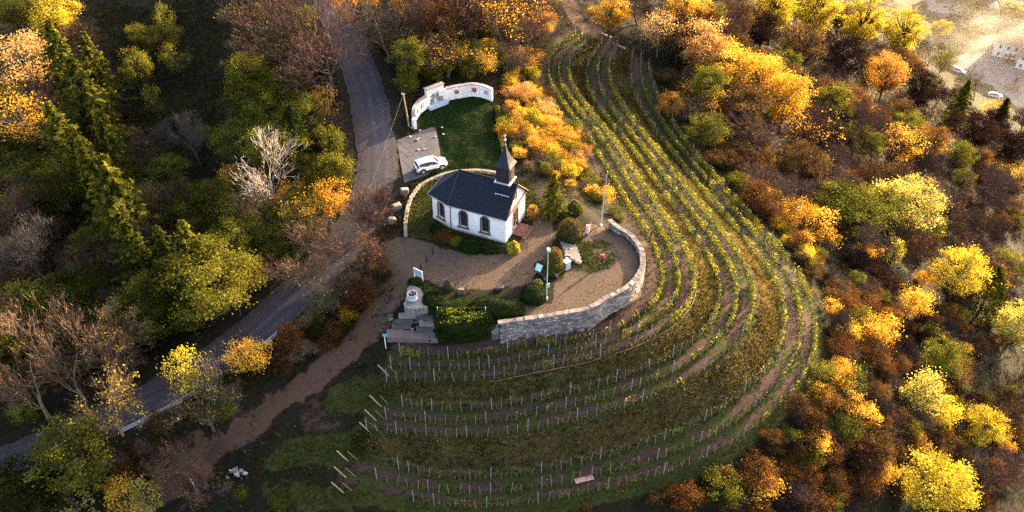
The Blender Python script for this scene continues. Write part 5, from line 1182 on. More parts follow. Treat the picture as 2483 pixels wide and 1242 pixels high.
# ------------------------------------------------------------------ trees that stand out, one by one
G_L, G_R, G_T, G_B = 'trees of the left wood', 'trees on the right slope', 'trees above the memorial wall', 'trees along the road'
for a in [
 # left wood
 ('airy','pink',50,150,13,6,'pinkish gold half-bare tree at the left edge, upper corner'),
 ('airy','gold',45,300,12,5.5,'golden sparse tree at the left edge below the pinkish one'),
 ('broad','yellow',130,35,12,4.5,'yellow-green crown touching the top edge at far left'),
 ('broad','olive',40,30,11,4,'olive crown in the very top left corner'),
 ('spruce','spruce',150,150,18,5.2,'tall spruce standing highest in the left group of conifers'),
 ('spruce','spruce',205,245,19,6,'big spruce in the middle of the left group of conifers'),
 ('spruce','spruce',150,340,16,5.2,'spruce on the left flank of the conifer group'),
 ('spruce','spruce',265,340,13,4,'narrow spruce on the right flank of the conifer group'),
 ('spruce','spruce',285,490,18,5.8,'sunlit spruce below the conifer group, tallest of the lower ones'),
 ('spruce','spruce',330,620,13,4.2,'slim dark spruce below the sunlit one'),
 ('spruce','spruce',400,615,11,3.6,'young green spruce right of the slim dark one'),
 ('spruce','spruce',460,610,12,4,'green spruce at the right end of the lower conifers'),
 ('spruce','spruce',225,150,14,4,'slender spruce at the top right of the conifer group'),
 ('spruce','spruce',225,420,15,4.8,'spruce in the shade between the conifer group and the sunlit one'),
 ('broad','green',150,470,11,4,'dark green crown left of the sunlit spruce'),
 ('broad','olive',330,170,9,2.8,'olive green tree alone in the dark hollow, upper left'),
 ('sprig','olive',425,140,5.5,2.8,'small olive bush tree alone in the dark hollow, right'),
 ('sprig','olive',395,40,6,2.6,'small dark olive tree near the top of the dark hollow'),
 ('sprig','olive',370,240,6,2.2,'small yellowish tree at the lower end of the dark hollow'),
 ('bare',('grey',),468,330,10,3.2,'grey bare tree standing in the dark hollow'),
 ('bare',('grey',),395,330,8,2.6,'pale grey bare tree beside the conifers'),
 ('bare',('grey',),75,640,11,5,'large grey bare tree in the deep shade at lower left'),
 ('bare',('brown',),190,640,10,3.5,'brown bare tree between the grey bare tree and the conifers'),
 ('bareleaf',('mauve','olive'),600,60,12,5,'big twiggy bare tree with greenish leaves, left of the upper road'),
 ('bareleaf',('mauve','green'),690,110,13,6,'big bare tree with ivy beside the upper road'),
 ('bare',('mauve',),790,130,14,7,'round bare tree overhanging the upper road'),
 ('bare',('mauve',),690,20,13,6,'bare mauve tree at the top edge left of the road'),
 ('bare',('mauve',),760,40,13,6,'brown bare tree at the top edge beside the road'),
 ('cypress','dark',712,320,10,2.7,'dark green pointed cypress beside the white bare tree'),
 ('sprig','orange',790,250,6,2.6,'orange leaved sapling above the cypress by the road'),
 ('white',('pale',),645,425,11.5,5.2,'white bare tree with sunlit branches at the wood edge'),
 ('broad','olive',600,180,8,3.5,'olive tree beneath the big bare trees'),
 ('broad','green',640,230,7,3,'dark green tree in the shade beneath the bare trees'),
 ('sprig','brown',570,250,6,3,'brown thin tree at the edge of the shade beneath the bare trees'),
 ('broad','olive',510,640,8,3.2,'olive green tree at the lower wood edge'),
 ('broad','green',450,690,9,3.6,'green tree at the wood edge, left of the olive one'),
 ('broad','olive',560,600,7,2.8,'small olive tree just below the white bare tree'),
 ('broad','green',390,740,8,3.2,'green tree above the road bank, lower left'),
 ('broad','yellow',560,690,5,2.2,'yellow leaved small tree at the end of the wood'),
 ('white',('tan',),90,790,12,5.5,'tan bare tree with spreading limbs, left of the lower road'),
 ('white',('tan',),60,900,13,5,'tall tan bare tree with pale trunks at the left edge'),
 ('white',('tan',),160,870,12,4.5,'tan bare tree with pale trunk next to the lower road'),
 ('bareleaf',('mauve','olive'),285,865,9,3.8,'flat-topped reddish bare tree beyond the lower road'),
 ('bareleaf',('tan','yellow'),265,980,9,3.4,'thin bare tree in front of the lower road with a few leaves'),
 ('sprig','yellow',445,900,7,2.4,'bright yellow sapling before the lower road'),
 ('bareleaf',('grey','olive'),490,960,10,3.5,'bare tree with ivy trunk right of the yellow sapling'),
 ('shrub','gold',600,855,3.2,2.8,'golden bush hanging over the guard rail'),
 ('broad','olive',170,1110,9,4.5,'olive yellow crown below the lower road'),
 ('broad','green',60,1190,8,4.5,'dim green crown in the bottom left corner'),
 ('sprig','pale',175,1225,7,3,'pale yellow-green treetop at the bottom edge, left'),
 ('sprig','gold',300,1205,7,2.4,'golden treetop at the bottom edge'),
 ('sprig','pale',350,1215,6,2.2,'yellow-green treetop at the bottom edge, right of the golden one'),
 ('bare',('mauve',),415,1110,8,3,'thin mauve bare tree above the lower dirt track'),
 ('bare',('mauve',),460,1160,7,2.8,'thin bare tree beside the lone pale stake'),
 # shrubs and trees beside the road
 ('brush',('tan',),750,560,6,3.4,'wide tan bare bush on the far side of the road bend'),
 ('brush',('tan',),720,640,6,3.4,'tan bare bush at the road edge below the bend'),
 ('brush',('mauve',),870,520,7,3.6,'pinkish bare tree standing before the road bend'),
 ('brush',('mauve',),905,480,7,3.2,'pinkish bare tree in front of the road, nearest the low wall'),
 ('bare',('mauve',),850,610,8,3.2,'mauve bare tree between the road and the dirt track'),
 ('bareleaf',('mauve','russet'),885,620,7,2.8,'russet leaved bare tree next to the gravel entrance'),
 ('bareleaf',('grey','olive'),800,715,6.5,2.8,'grey bare tree over the bank above the dirt track'),
 ('brush',('mauve',),840,700,5,2.6,'mauve bare bush on the bank above the dirt track'),
 ('shrub','russet',865,720,3.6,2.4,'russet bush at the edge of the dirt track'),
 ('shrub','gold',740,520,5,3,'golden shrub right of the white bare tree'),
 ('shrub','gold',795,480,5.5,2.6,'golden shrub along the road bend'),
 ('shrub','olive',815,410,5.5,2.4,'olive shrub along the straight of the road'),
 ('shrub','olive',800,340,5,2.4,'olive shrub between the cypress and the road'),
 ('shrub','yellow',700,560,4,2.2,'yellow shrub under the white bare tree'),
 ('shrub','gold',690,480,4.5,2.2,'golden shrub between the white bare tree and the cypress'),
 # above the memorial wall
 ('bare',('grey',),935,50,12,4.5,'grey trunked bare tree at the top edge right of the road'),
 ('sprig','orange',835,20,7,2.6,'orange leaved tree at the top edge above the road'),
 ('bare',('mauve',),1010,40,12,5,'brown bare tree at the top edge above the memorial wall'),
 ('broad','olive',990,150,8,2.8,'yellow-green tree left of the memorial wall'),
 ('broad','russet',1060,70,9,4,'russet brown crown above the memorial wall'),
 ('bareleaf',('mauve','russet'),1130,40,11,4.5,'mauve brown bare tree at the top edge, centre'),
 ('bareleaf',('mauve','gold'),1220,45,11,5,'mauve bare tree with golden leaves at the top edge'),
 ('airy','orange',1310,50,6,3.4,'orange crown left of the dirt lane at the top'),
 ('shrub','yellow',1120,130,4,2.6,'yellow shrub directly above the memorial wall'),
 ('shrub','olive',1060,165,4,2.4,'olive shrub behind the raised centre of the memorial wall'),
 ('airy','orange',1275,140,4.5,2.8,'orange tree on the slope right of the memorial wall'),
 ('shrub','olive',985,200,3.6,2,'olive shrub behind the utility pole'),
 # right slope
 ('broad','gold',1480,35,8,3.6,'golden tree at the top edge right of the dirt lane'),
 ('airy','pink',1600,75,9,3.6,'pinkish orange tree above the upper vineyard end'),
 ('broad','gold',1660,25,10,4.2,'golden crown at the top edge above the pinkish tree'),
 ('broad','pink',1700,110,12,4.8,'large pale gold tree at the head of the golden belt'),
 ('broad','gold',1765,165,11,4.4,'golden tree following the large pale gold one'),
 ('broad','gold',1840,195,12,4.8,'deep golden tree in the middle of the golden belt'),
 ('broad','gold',1905,245,12,4.6,'golden tree at the lower end of the golden belt'),
 ('broad','olive',1720,215,9,3.6,'olive gold tree below the golden belt'),
 ('shrub','orange',1625,250,4,2.4,'orange bush beside the upper vineyard posts'),
 ('bare',('mauve',),1780,60,13,5.5,'brown bare tree at the top edge between golden crowns'),
 ('tall','yellow',1880,20,15,5,'yellow-olive crown at the top edge, right of the brown bare tree'),
 ('tall','yellow',1985,30,17,5.5,'tall bright yellow tree at the top edge'),
 ('tall','yellow',2090,60,17,5.5,'tall yellow tree in front of the village, left'),
 ('tall','yellow',2190,85,18,6.5,'wide bright yellow tree right before the village'),
 ('broad','maroon',2040,150,14,6,'dark maroon tree below the yellow trees'),
 ('broad','orange',2150,185,13,5,'orange tree among the dark maroon crowns'),
 ('broad','maroon',2230,225,13,5.5,'dark maroon tree before the village street'),
 ('broad','brown',1950,120,13,5,'brown crown between the golden belt and the yellow trees'),
 ('spruce','spruce',2335,240,15,5,'olive conifer standing before the village street'),
 ('spruce','green',2430,275,13,4.5,'smaller conifer at the right of the village street'),
 ('broad','maroon',2360,320,13,6,'wide maroon tree below the conifers'),
 ('broad','maroon',2450,360,13,6,'dark maroon crown at the right edge'),
 ('bare',('mauve',),2090,300,14,5.5,'tall bare tree with green mistletoe on the right slope'),
 ('airy','gold',2180,350,11,5,'golden brown thin tree below the maroon crowns'),
 ('broad','olive',2020,260,10,4,'olive brown crown beside the golden belt'),
 ('bareleaf',('mauve','gold'),1980,330,11,5,'mauve bare tree with gold leaves below the golden belt'),
 ('bare',('mauve',),2300,430,12,6,'wide mauve bare crown on the upper right slope'),
 ('bare',('mauve',),2410,460,12,6,'wide brown bare crown at the right edge'),
 ('bare',('brown',),2230,420,10,4.5,'brown bare crown above the pale yellow tree'),
 ('bare',('mauve',),2050,450,9,4.5,'mauve bare bush left of the pale yellow tree'),
 ('broad','pale',2198,505,12,5.6,'big pale yellow rounded tree on the right slope'),
 ('bare',('mauve',),2120,590,8,4.5,'reddish bare bush below the pale yellow tree, left'),
 ('bare',('brown',),2240,600,8,4,'brown bare bush below the pale yellow tree'),
 ('sprig','yellow',2170,610,6,2.2,'yellow sapling under the pale yellow tree'),
 ('bare',('brown',),2380,560,10,5,'brown bare crown right of the pale yellow tree'),
 ('broad','yellow',2325,665,10,4,'yellow tree left of the green juniper'),
 ('cypress','green',2400,700,11,3.6,'dark green juniper alone on the right slope'),
 ('broad','pale',2465,790,9,4.2,'pale olive yellow tree at the right edge'),
 ('shrub','gold',2215,730,5,2.6,'golden bush below the reddish bare bushes'),
 ('shrub','gold',2130,800,5,3,'large golden leaved bush near the vineyard bend'),
 ('broad','olive',2288,872,7,3.4,'round olive bush tree on the lower right slope'),
 ('shrub','pale',2235,950,6,3,'pale yellow bush on the lower right slope'),
 ('shrub','yellow',2290,1000,5,2.4,'bright yellow bush touching the pale yellow one'),
 ('broad','yellow',2385,1040,7,2.8,'yellow slender tree near the right edge, lower part'),
 ('broad','yellow',2270,1175,9,4.6,'big bright yellow tree at the bottom edge, right'),
 ('bare',('mauve',),2400,1150,8,4,'reddish bare bush right of the big bright yellow tree'),
 ('bare',('brown',),2440,930,9,4.5,'brown bare crown at the right edge, lower part'),
 ('shrub','olive',2205,1035,3.6,1.8,'small olive bush below the pale yellow bush'),
 ('spruce','spruce',1343,462,6.8,2.3,'small fir tree standing beside the chapel front'),
]: tree(*a)
def sector(u, v):
    if u < 900: return ('the left wood, ' + ('top' if v < 330 else 'middle' if v < 700 else 'bottom') + (' far left' if u < 300 else ' near the road' if u > 600 else ' centre'))
    if u < 1500 and v < 230: return 'the hillside above the memorial wall'
    if u < 1650 and v < 560: return 'the sunny slope between the lawn and the vineyard'
    return 'the right slope, ' + ('top' if v < 330 else 'upper middle' if v < 620 else 'lower middle' if v < 930 else 'bottom') + (' beside the vineyard' if u < 2120 else ' towards the right edge')
fr = np.random.default_rng(31)
CN = {'gold': 'golden', 'yellow': 'yellow', 'pale': 'pale yellow', 'orange': 'orange', 'pink': 'pinkish gold', 'olive': 'olive green', 'green': 'dark green', 'russet': 'russet', 'brown': 'brown', 'maroon': 'maroon', 'tan': 'tan', 'mauve': 'mauve', 'grey': 'grey'}
RU = proj(road)
HOLLOW = np.array([(240,20),(520,0),(560,250),(600,350),(560,480),(420,560),(380,450),(300,250)], float)
def fill(poly, n, opts, hr, sep, seed, wr=(.5, .75)):
    rg = np.random.default_rng(seed); P = np.array(poly, float); lo, hi = P.min(0), P.max(0); got = 0; ks = list(opts); w = np.array([o[-1] for o in ks], float); w /= w.sum()
    for _ in range(n*14):
        if got >= n: break
        u, v = rg.uniform(lo, hi)
        if not inpoly(np.array([u]), np.array([v]), P)[0]: continue
        if rg.uniform() < .85 and inpoly(np.array([u]), np.array([v]), HOLLOW)[0]: continue
        p = raymarch(u, v); x, y = p[:2]
        if grid_at(INV, x, y) > .15 or grid_at(RD, x, y) < RW+1.3 or grid_at(track, x, y) > .1 or grid_at(inp, x, y): continue
        if any((x-a)**2+(y-b)**2 < (sep+.28*min(c, 3))**2 for a, b, c in PLACED): continue
        o = ks[rg.choice(len(ks), p=w)]; kind, col = o[0], o[1] if isinstance(o[1], tuple) else (o[1],); Hh = rg.uniform(*hr)*(o[2] if len(o) > 3 else 1); p[2] = float(H(x, y))
        Rr = Hh*rg.uniform(*wr)
        q_ = proj(p+np.array([0, 0, .58*Hh])); rx, ry = 22+Rr*18, 20+Hh*7+Rr*9
        if np.any(((RU[:, 0]-q_[0])/rx)**2+((RU[:, 1]-q_[1])/ry)**2 < 1) and (Hh > 2.2 or rg.uniform() < .6): continue
        what = {'shrub': 'leafy shrub', 'sprig': 'thin leafy shrub', 'brush': 'bare twiggy shrub', 'bare': 'bare tree', 'broad': 'leafy tree', 'airy': 'thin leafy tree', 'bareleaf': 'nearly bare tree', 'spruce': 'young spruce', 'tall': 'tall tree'}[kind]
        o_ = plant(kind, col, p, Hh, Rr, 'x', 'undergrowth of '+sector(u, v).split(',')[0]); got += 1
        FILLED.append((o_, '%s %s' % (CN.get(col[0], col[0]), what), *proj(p+np.array([0, 0, Hh*.5]))))
RS = [('shrub','russet',6),('shrub','gold',.6),('shrub','brown',6),('shrub','olive',2),('brush',('mauve',),4),('brush',('brown',),3),('sprig','yellow',.5),('sprig','gold',.7),('shrub','maroon',2.5)]
GB = [('shrub','gold',3),('shrub','yellow',1),('shrub','russet',4),('shrub','brown',2.5),('sprig','gold',2),('brush',('tan',),3),('shrub','olive',2)]
fill([(1560,150),(1640,240),(1740,400),(1880,560),(1990,700),(2020,860),(1960,980),(1990,1000),(2080,860),(2050,700),(1900,500),(1720,240)], 95, GB, (1.1, 2.6), .45, 3, (.55, 1.0))
fill([(1990,740),(2080,640),(2483,700),(2483,1242),(1500,1242),(1740,1120),(1920,1000),(1990,880)], 250, RS, (1.3, 3.3), .4, 1, (.55, .95))
fill([(1450,0),(2000,0),(2250,150),(2483,320),(2483,420),(2000,420),(1650,170),(1500,110)], 85, [('bare',('mauve',),5),('bare',('brown',),3),('broad','brown',3),('broad','gold',.5),('airy','gold',1.2),('broad','russet',2),('broad','olive',2),('broad','maroon',1.5)], (6, 10), 1.7, 4, (.4, .58))
fill([(1600,190),(1700,190),(2000,340),(2483,380),(2483,760),(2100,640),(2010,740),(1960,650),(1800,480),(1700,370)], 170, RS+[('bare',('mauve',),2.0,4),('bare',('brown',),1.8,2),('airy','gold',2.0,.6),('broad','olive',1.9,1.2),('broad','brown',1.9,2)], (2.2, 4.6), .8, 2, (.5, .85))
fill([(1215,230),(1240,130),(1330,60),(1320,200),(1370,300),(1460,430),(1540,560),(1490,530),(1430,470),(1330,430),(1250,390),(1225,330)], 130, [('shrub','gold',4),('shrub','yellow',2),('shrub','orange',1.0),('shrub','pink',1.5),('shrub','olive',4.5),('shrub','brown',2),('sprig','gold',2),('brush',('tan',),3)], (.9, 2.2), .4, 5, (.6, 1.0))
fill([(880,0),(1360,0),(1310,130),(1220,190),(1100,200),(1000,220),(960,260),(930,170),(890,100)], 70, [('shrub','russet',2),('shrub','olive',3),('bare',('mauve',),2.2,4),('brush',('mauve',),3),('shrub','gold',1.5),('bareleaf',('mauve','gold'),2,2)], (2.2, 4), .8, 6, (.5, .75))
fill([(0,0),(760,0),(830,150),(840,330),(830,500),(600,760),(200,960),(0,1050)], 170, [('shrub','green',3),('shrub','olive',2.5),('shrub','brown',2.5),('brush',('brown',),2.5),('bare',('brown',),2.6,1.6),('broad','green',2.4,2.5),('bare',('brown',),2.6,2),('broad','olive',2.2,2.2),('shrub','russet',.6)], (2.2, 3.8), 1.0, 7, (.5, .75))
fill([(540,420),(700,520),(860,440),(850,560),(700,690),(560,760),(450,820),(480,640)], 40, [('shrub','olive',5),('shrub','gold',2),('shrub','yellow',2),('brush',('tan',),3),('broad','olive',1.5,2)], (2.2, 4), .6, 8, (.5, .75))
fill([(930,640),(930,720),(800,860),(600,1000),(450,1110),(300,1242),(0,1242),(0,1180),(300,1080),(640,880),(860,670)], 120, [('shrub','olive',3),('shrub','green',2),('brush',('mauve',),4),('brush',('tan',),3),('shrub','russet',2),('shrub','gold',.7),('shrub','brown',1.5)], (1.4, 3.0), .5, 9, (.5, .8))
fill([(900,1242),(700,1242),(560,1190),(640,1242),(1600,1242),(1500,1225),(1250,1242)], 10, [('shrub','olive',1),('shrub','brown',1)], (1, 1.8), .8, 10)

# labels of the filling plants: their look and the nearest outstanding tree or thing
import re
LAND += [(1125, 225, 'raised centre of the memorial wall'), (1200, 235, 'right end of the memorial wall'), (1005, 290, 'left end of the memorial wall'), (990, 240, 'utility pole'), (1470, 430, 'bare flag pole'), (1230, 330, 'chapel spire'), (350, 1020, 'lower guard rail'), (590, 850, 'upper guard rail'), (570, 1147, 'rubble heap'), (935, 820, 'blue marker post'), (1485, 100, 'timber beams'), (2455, 210, 'round traffic island'), (1970, 800, 'outermost bend of the vineyard'), (1560, 170, 'upper end of the outer vine rows'), (1415, 1163, 'pinkish flat board'), (1430, 350, 'bend of the innermost vine row')]
short = [re.split(r' (?:at|on|in|of the left|before|beside|below|above|with|standing|left of|right of|along|under|among|between|following|touching|alone|near|next|hanging|directly|behind|beneath|overhanging|hung|just|beyond|to the)\b|,', l)[0] if not l.startswith(('raised', 'right end', 'left end', 'upper end', 'outermost bend', 'bend of')) else l for _, _, l in LAND]
cnt = {s: short.count(s) for s in short}; LM_ = [(u, v, s) for (u, v, _), s in zip(LAND, short) if cnt[s] == 1 and len(s.split()) >= 2]
LU = np.array([(u, v) for u, v, _ in LM_]); used = {}
DIR = ['right of', 'above and right of', 'above', 'above and left of', 'left of', 'below and left of', 'below', 'below and right of']
ORD = ['', 'second ', 'third ', 'fourth ', 'fifth ', 'sixth ', 'seventh ', 'eighth ', 'ninth ', 'tenth ', 'eleventh ', 'twelfth ', 'thirteenth ']
buckets = {}
for o_, what, u, v in FILLED:
    d = np.hypot(LU[:, 0]-u, LU[:, 1]-v); k = int(np.argmin(d)); a = int(round(math.atan2(-(v-LU[k, 1]), u-LU[k, 0])/(math.pi/4))) % 8
    buckets.setdefault((what, a, k), []).append((d[k], o_))
for (what, a, k), L_ in buckets.items():
    for n_, (_, o_) in enumerate(sorted(L_, key=lambda q: q[0])):
        o_['label'] = ('%s%s %s the %s' % (ORD[min(n_, 12)], what, DIR[a], LM_[k][2]))
# ------------------------------------------------------------------ clipped bushes and hedges of the garden
def bush(u, v, Rr, hh, mats, label, name='clipped_bush', sx=1., sy=1., rz=0, cat='bush', n=4200, leaf=.13, power=2.6, lump=.06, top=None, group=None):
    p = gp_(u, v); w, c = dome(int(u+v), Rr, hh, n, leaf, lump, sx, sy, power); t = thing(name, label, cat, p-np.array([0, 0, .05]), rz, group)
    link('stems', mesh_np('stems', w[0], w[1], M_core), t)
    V, F, T = c
    if top:
        zc = V[F].mean(1)[:, 2]; up_ = zc+np.random.default_rng(3).normal(0, .12, len(zc)) > hh*top
        link('foliage', mesh_np('foliage', V, F[~up_], LM[mats[0]], T[~up_]), t); link('top_foliage', mesh_np('top_foliage', V, F[up_], LM[mats[1]], T[up_]), t)
    else: link('foliage', mesh_np('foliage', V, F, LM[mats[0]], T), t)
    return t
bush(1382, 577, 1.75, 3.0, ('hedge', 'clip'), 'big round clipped bush with brown top beside the mauve bench', top=.38)
bush(1342, 655, 1.35, 3.6, ('olive', 'clip'), 'tall clipped bush with brown top behind the lamp post', top=.55, n=5200)
bush(1293, 722, 1.6, 1.9, ('dark',), 'dark green round clipped bush at the foot of the lamp post')
bush(1205, 752, 1.6, 1.7, ('hedge',), 'long rounded dark green hedge beside the memorial stone', 'clipped_hedge', 2.2, 1.0, R(-8), 'hedge', 7000)
bush(1128, 800, 2.1, 2.9, ('hedge', 'ivy_sunlit'), 'big square ivy hedge with a sunlit top painted yellow-green, left of the terrace wall', 'ivy_hedge', 1.75, .9, R(6), 'hedge', 9000, .2, 5.0, .05, top=.93)
bush(1095, 745, 1.2, .7, ('hedge',), 'low dark green hedge between the tub and the long hedge', 'clipped_hedge', 2.3, .9, R(-4), 'hedge', 4000)
bush(1050, 730, 1.1, .8, ('hedge',), 'low green shrub mat right of the round tub', 'garden_shrub', 1.3, 1.3, 0, 'shrub', 2600, .16)
bush(1008, 688, .9, .9, ('hedge',), 'low green bush below the white notice board', 'garden_shrub', 1.2, .7, 0, 'shrub', 1800, .15)
bush(1140, 603, 1.25, 1.7, ('dark',), 'dark green dome bush under the chapel windows', 'garden_shrub', 1.2, 1.0, R(-20), 'shrub', 3600, .15)
bush(1108, 590, .8, 1.0, ('olive',), 'small olive bush left of the dark dome bush', 'garden_shrub', 1.1, 1, 0, 'shrub', 1800, .15)
bush(1078, 578, 1.3, 1.2, ('russet',), 'russet bush at the chapel apse corner', 'garden_shrub', 1.2, .9, R(-25), 'shrub', 2600, .16)
bush(1062, 562, 1.0, 1.0, ('dark',), 'dark low bush along the chapel apse', 'garden_shrub', 1.3, .8, R(-45), 'shrub', 1800, .16)
bush(1245, 608, .95, 1.6, ('yellow',), 'yellow-green bush at the front corner of the chapel', 'garden_shrub', 1, 1, 0, 'shrub', 2200, .17, 2.2, .12)
bush(1185, 606, .9, .7, ('dark',), 'low dark planting along the chapel wall right of the dome bush', 'garden_shrub', 1.8, .7, R(-22), 'shrub', 1800, .15)
bush(1292, 522, 1.1, 1.6, ('orange',), 'orange brown shrub beside the chapel front steps', 'garden_shrub', .8, 1.3, 0, 'shrub', 2400, .17, 2.2, .12)
bush(1395, 512, 1.2, 1.9, ('olive',), 'olive bush right of the small fir', 'garden_shrub', 1, 1, 0, 'shrub', 2400, .17, 2.2, .12)
bush(1305, 690, .6, .9, ('pale',), 'pale tuft of tall grass above the dark round bush', 'grass_tuft', 1, 1, 0, 'grass tuft', 700, .22, 2, .1)
bush(1088, 700, 1.0, 1.5, ('green',), 'young dark conifer bush at the planting below the forecourt', 'garden_shrub', .8, .8, 0, 'shrub', 1600, .17, 1.6, .1)
hl_ = catmull([xy(u, v, .5) for u, v in [(1206,262),(1208,290),(1212,320),(1220,350),(1228,385)]], 7)
for i in range(6):
    q = (hl_[i]+hl_[i+1])/2; uu = proj(np.array([*q, float(H(*q))])); d = hl_[i+1]-hl_[i]
    bush(uu[0], uu[1], .5, 1.0, (['olive', 'hedge', 'orange', 'orange', 'olive', 'gold'][i],), '%s piece of the narrow hedge along the right edge of the lawn' % ['topmost olive', 'second green', 'third orange', 'fourth orange', 'fifth olive', 'lowest golden'][i], 'lawn_hedge', np.linalg.norm(d)*1.15, .9, math.atan2(d[1], d[0]), 'hedge', 1100, .16, 4, .08, group='hedge along the lawn')

# ------------------------------------------------------------------ grass and undergrowth nobody could count
def blades(P, h, w, rg, lean=.35):
    n = len(P); a = rg.uniform(0, 6.283, n); d = np.c_[np.cos(a), np.sin(a), np.zeros(n)]; hh = (h*rg.uniform(.5, 1.4, n))[:, None]; ln_ = rg.normal(0, lean, (n, 2))
    tip = P+np.c_[ln_*hh, hh]; V = np.stack([P-d*w, P+d*w, tip+d*w*.3, tip-d*w*.3], 1).reshape(-1, 3); return V, np.arange(4*n).reshape(n, 4)
def scatter(mask, n, rg, cells=True):
    """random points on the ground where mask (grid weights) is high"""
    w = (mask[:-1, :-1]*np.diff(GX)[None, :]*np.diff(GY)[:, None]).ravel(); w = np.maximum(w, 0); k = rg.choice(len(w), n, p=w/w.sum()); j, i = np.divmod(k, len(GX)-1)
    x = GX[i]+rg.uniform(0, 1, n)*(GX[i+1]-GX[i]); y = GY[j]+rg.uniform(0, 1, n)*(GY[j+1]-GY[j]); return np.c_[x, y, H(x, y)-.02]
def stuff(name, label, m, V, F, T): tag(link(name, mesh_np(name, V, F, m, T)), label, None, None, 'stuff')
GRM = {'grass': leafmat('grass_blades', (.028, .040, .008), (.085, .092, .018), (.19, .165, .035), .3, 0, k=.6), 'lawn': leafmat('lawn_blades', (.014, .040, .007), (.038, .078, .013), (.09, .12, .022), .3, 0, k=.45), 'dry': leafmat('dry_grass', (.05, .036, .012), (.16, .11, .035), (.38, .27, .10), .35, 0, k=.72),
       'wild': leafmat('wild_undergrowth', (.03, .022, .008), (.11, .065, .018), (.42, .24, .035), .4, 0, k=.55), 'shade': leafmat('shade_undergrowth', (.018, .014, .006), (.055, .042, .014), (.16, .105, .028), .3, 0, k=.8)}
rg = np.random.default_rng(50)
P = scatter(lawn, 26000, rg); V, F = blades(P, .10, .045, rg); stuff('lawn_grass', 'short dark green lawn grass before the memorial wall', GRM['lawn'], V, F, np.clip(fbm(P[:, 0], P[:, 1], .6, 3)*.8+rg.normal(0, .15, len(P)), 0, 1))
m_ = np.clip(vgrass*sstep(.05, .0, rowd-.0)+grassb*1.3+(terr_grass+chg)*1.4, 0, 1.5); P = scatter(m_, 70000, rg); V, F = blades(P, .19, .05, rg); stuff('vineyard_grass', 'green grass growing along the vine rows', GRM['grass'], V, F, np.clip(fbm(P[:, 0], P[:, 1], .3, 6)*.9+rg.normal(0, .2, len(P)), 0, 1))
P = scatter(dry, 42000, rg); V, F = blades(P, .42, .045, rg, .5); stuff('bank_grass', 'dry brown grass and weeds on the terrace banks', GRM['dry'], V, F, np.clip(fbm(P[:, 0], P[:, 1], .4, 9)*.9+rg.normal(0, .2, len(P)), 0, 1))
wildm = (1-INV)*sstep(RW+.9, RW+2.0, RD)*(1-np.clip(track*1.6, 0, 1))*(~inp)*(1-lawn)*(1-np.clip(grassb, 0, 1))
wildm = wildm*(1-inpoly(XX, YY, PADP))
wp = proj(np.stack([XX, YY, ZZ], -1)); vis = (wp[..., 0] > -150) & (wp[..., 0] < 2640) & (wp[..., 1] > -120) & (wp[..., 1] < 1400)
right = vis*wildm*(XX > -8)*(ZZ > -72); left_ = vis*wildm*(XX <= -8)
def under(mask, n, m, name, label, hh, seed, per=9, spread=.34, size=.24):
    rg = np.random.default_rng(seed); P = scatter(mask*sstep(.25, .6, fbm(XX, YY, .22, seed)+.12), n//per, rg); C = np.repeat(P, per, 0); k = len(C); hs = rg.uniform(.3, 1.8, len(P))
    d = rg.normal(size=(k, 3)); d /= np.linalg.norm(d, axis=1)[:, None]; d[:, 2] = np.abs(d[:, 2]); r = rg.uniform(.55, 1, k)[:, None]
    C = C+d*r*np.c_[np.repeat(spread*(.6+.5*hs), per), np.repeat(spread*(.6+.5*hs), per), np.repeat(hs*hh*1.5, per)]+np.array([0, 0, .06])
    V, F = quadleaves(C, np.full(k, size), d, rg, .3); T = np.repeat(rg.normal(.36, .2, len(P))+.5*(fbm(P[:, 0], P[:, 1], .09, seed+5)-.5), per)+rg.normal(0, .13, k); stuff(name, label, m, V, F, np.clip(T, 0, 1))
under(right, 330000, GRM['wild'], 'bramble_undergrowth', 'russet and golden bramble undergrowth on the right slope', .62, 61, 20, .62, .2)
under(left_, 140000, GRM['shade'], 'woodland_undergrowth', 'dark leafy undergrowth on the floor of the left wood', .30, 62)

under(right*(XX > 45)*(YY > 25), 90000, GRM['wild'], 'slope_undergrowth', 'brown scrub covering the upper right slope under the trees', .9, 63, 20, .9, .3)
under(dry, 13000, leafmat('bank_weeds', (.03, .045, .008), (.12, .11, .018), (.34, .26, .04), .4, 0, k=.7), 'bank_weeds', 'green and yellow weeds growing on the terrace banks', .28, 64)
rg = np.random.default_rng(70); fm_ = gravel*.45+np.clip(track, 0, 1)*.8+sstep(RW+1.2, RW-.2, RD)*sstep(RW-2.2, RW-.6, RD)*.9+sstep(RW, RW-1, RD)*.12+lawn*.25
P = scatter(fm_*sstep(.3, .62, fbm(XX, YY, .5, 12)+.1), 9000, rg); P[:, 2] += np.where(grid_at(RD, P[:, 0], P[:, 1]) < RW, .19, .05)
V, F = quadleaves(P, np.full(len(P), .15), np.tile(np.array([[0, 0, 1.]]), (len(P), 1)), rg, .8); stuff('fallen_leaves', 'fallen autumn leaves strewn over gravel, track and road edge', GRM['wild'], V, F, np.clip(rg.normal(.55, .25, len(P)), 0, 1))

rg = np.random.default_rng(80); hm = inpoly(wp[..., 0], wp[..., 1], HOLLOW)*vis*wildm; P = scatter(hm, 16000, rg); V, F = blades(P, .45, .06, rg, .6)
stuff('hollow_grass', 'tangled dull grass on the floor of the dark hollow', leafmat('hollow_grass', (.02, .026, .012), (.055, .06, .028), (.13, .12, .055), .3, 0, k=.6), V, F, np.clip(fbm(P[:, 0], P[:, 1], .2, 6)*.9+rg.normal(0, .2, len(P)), 0, 1))
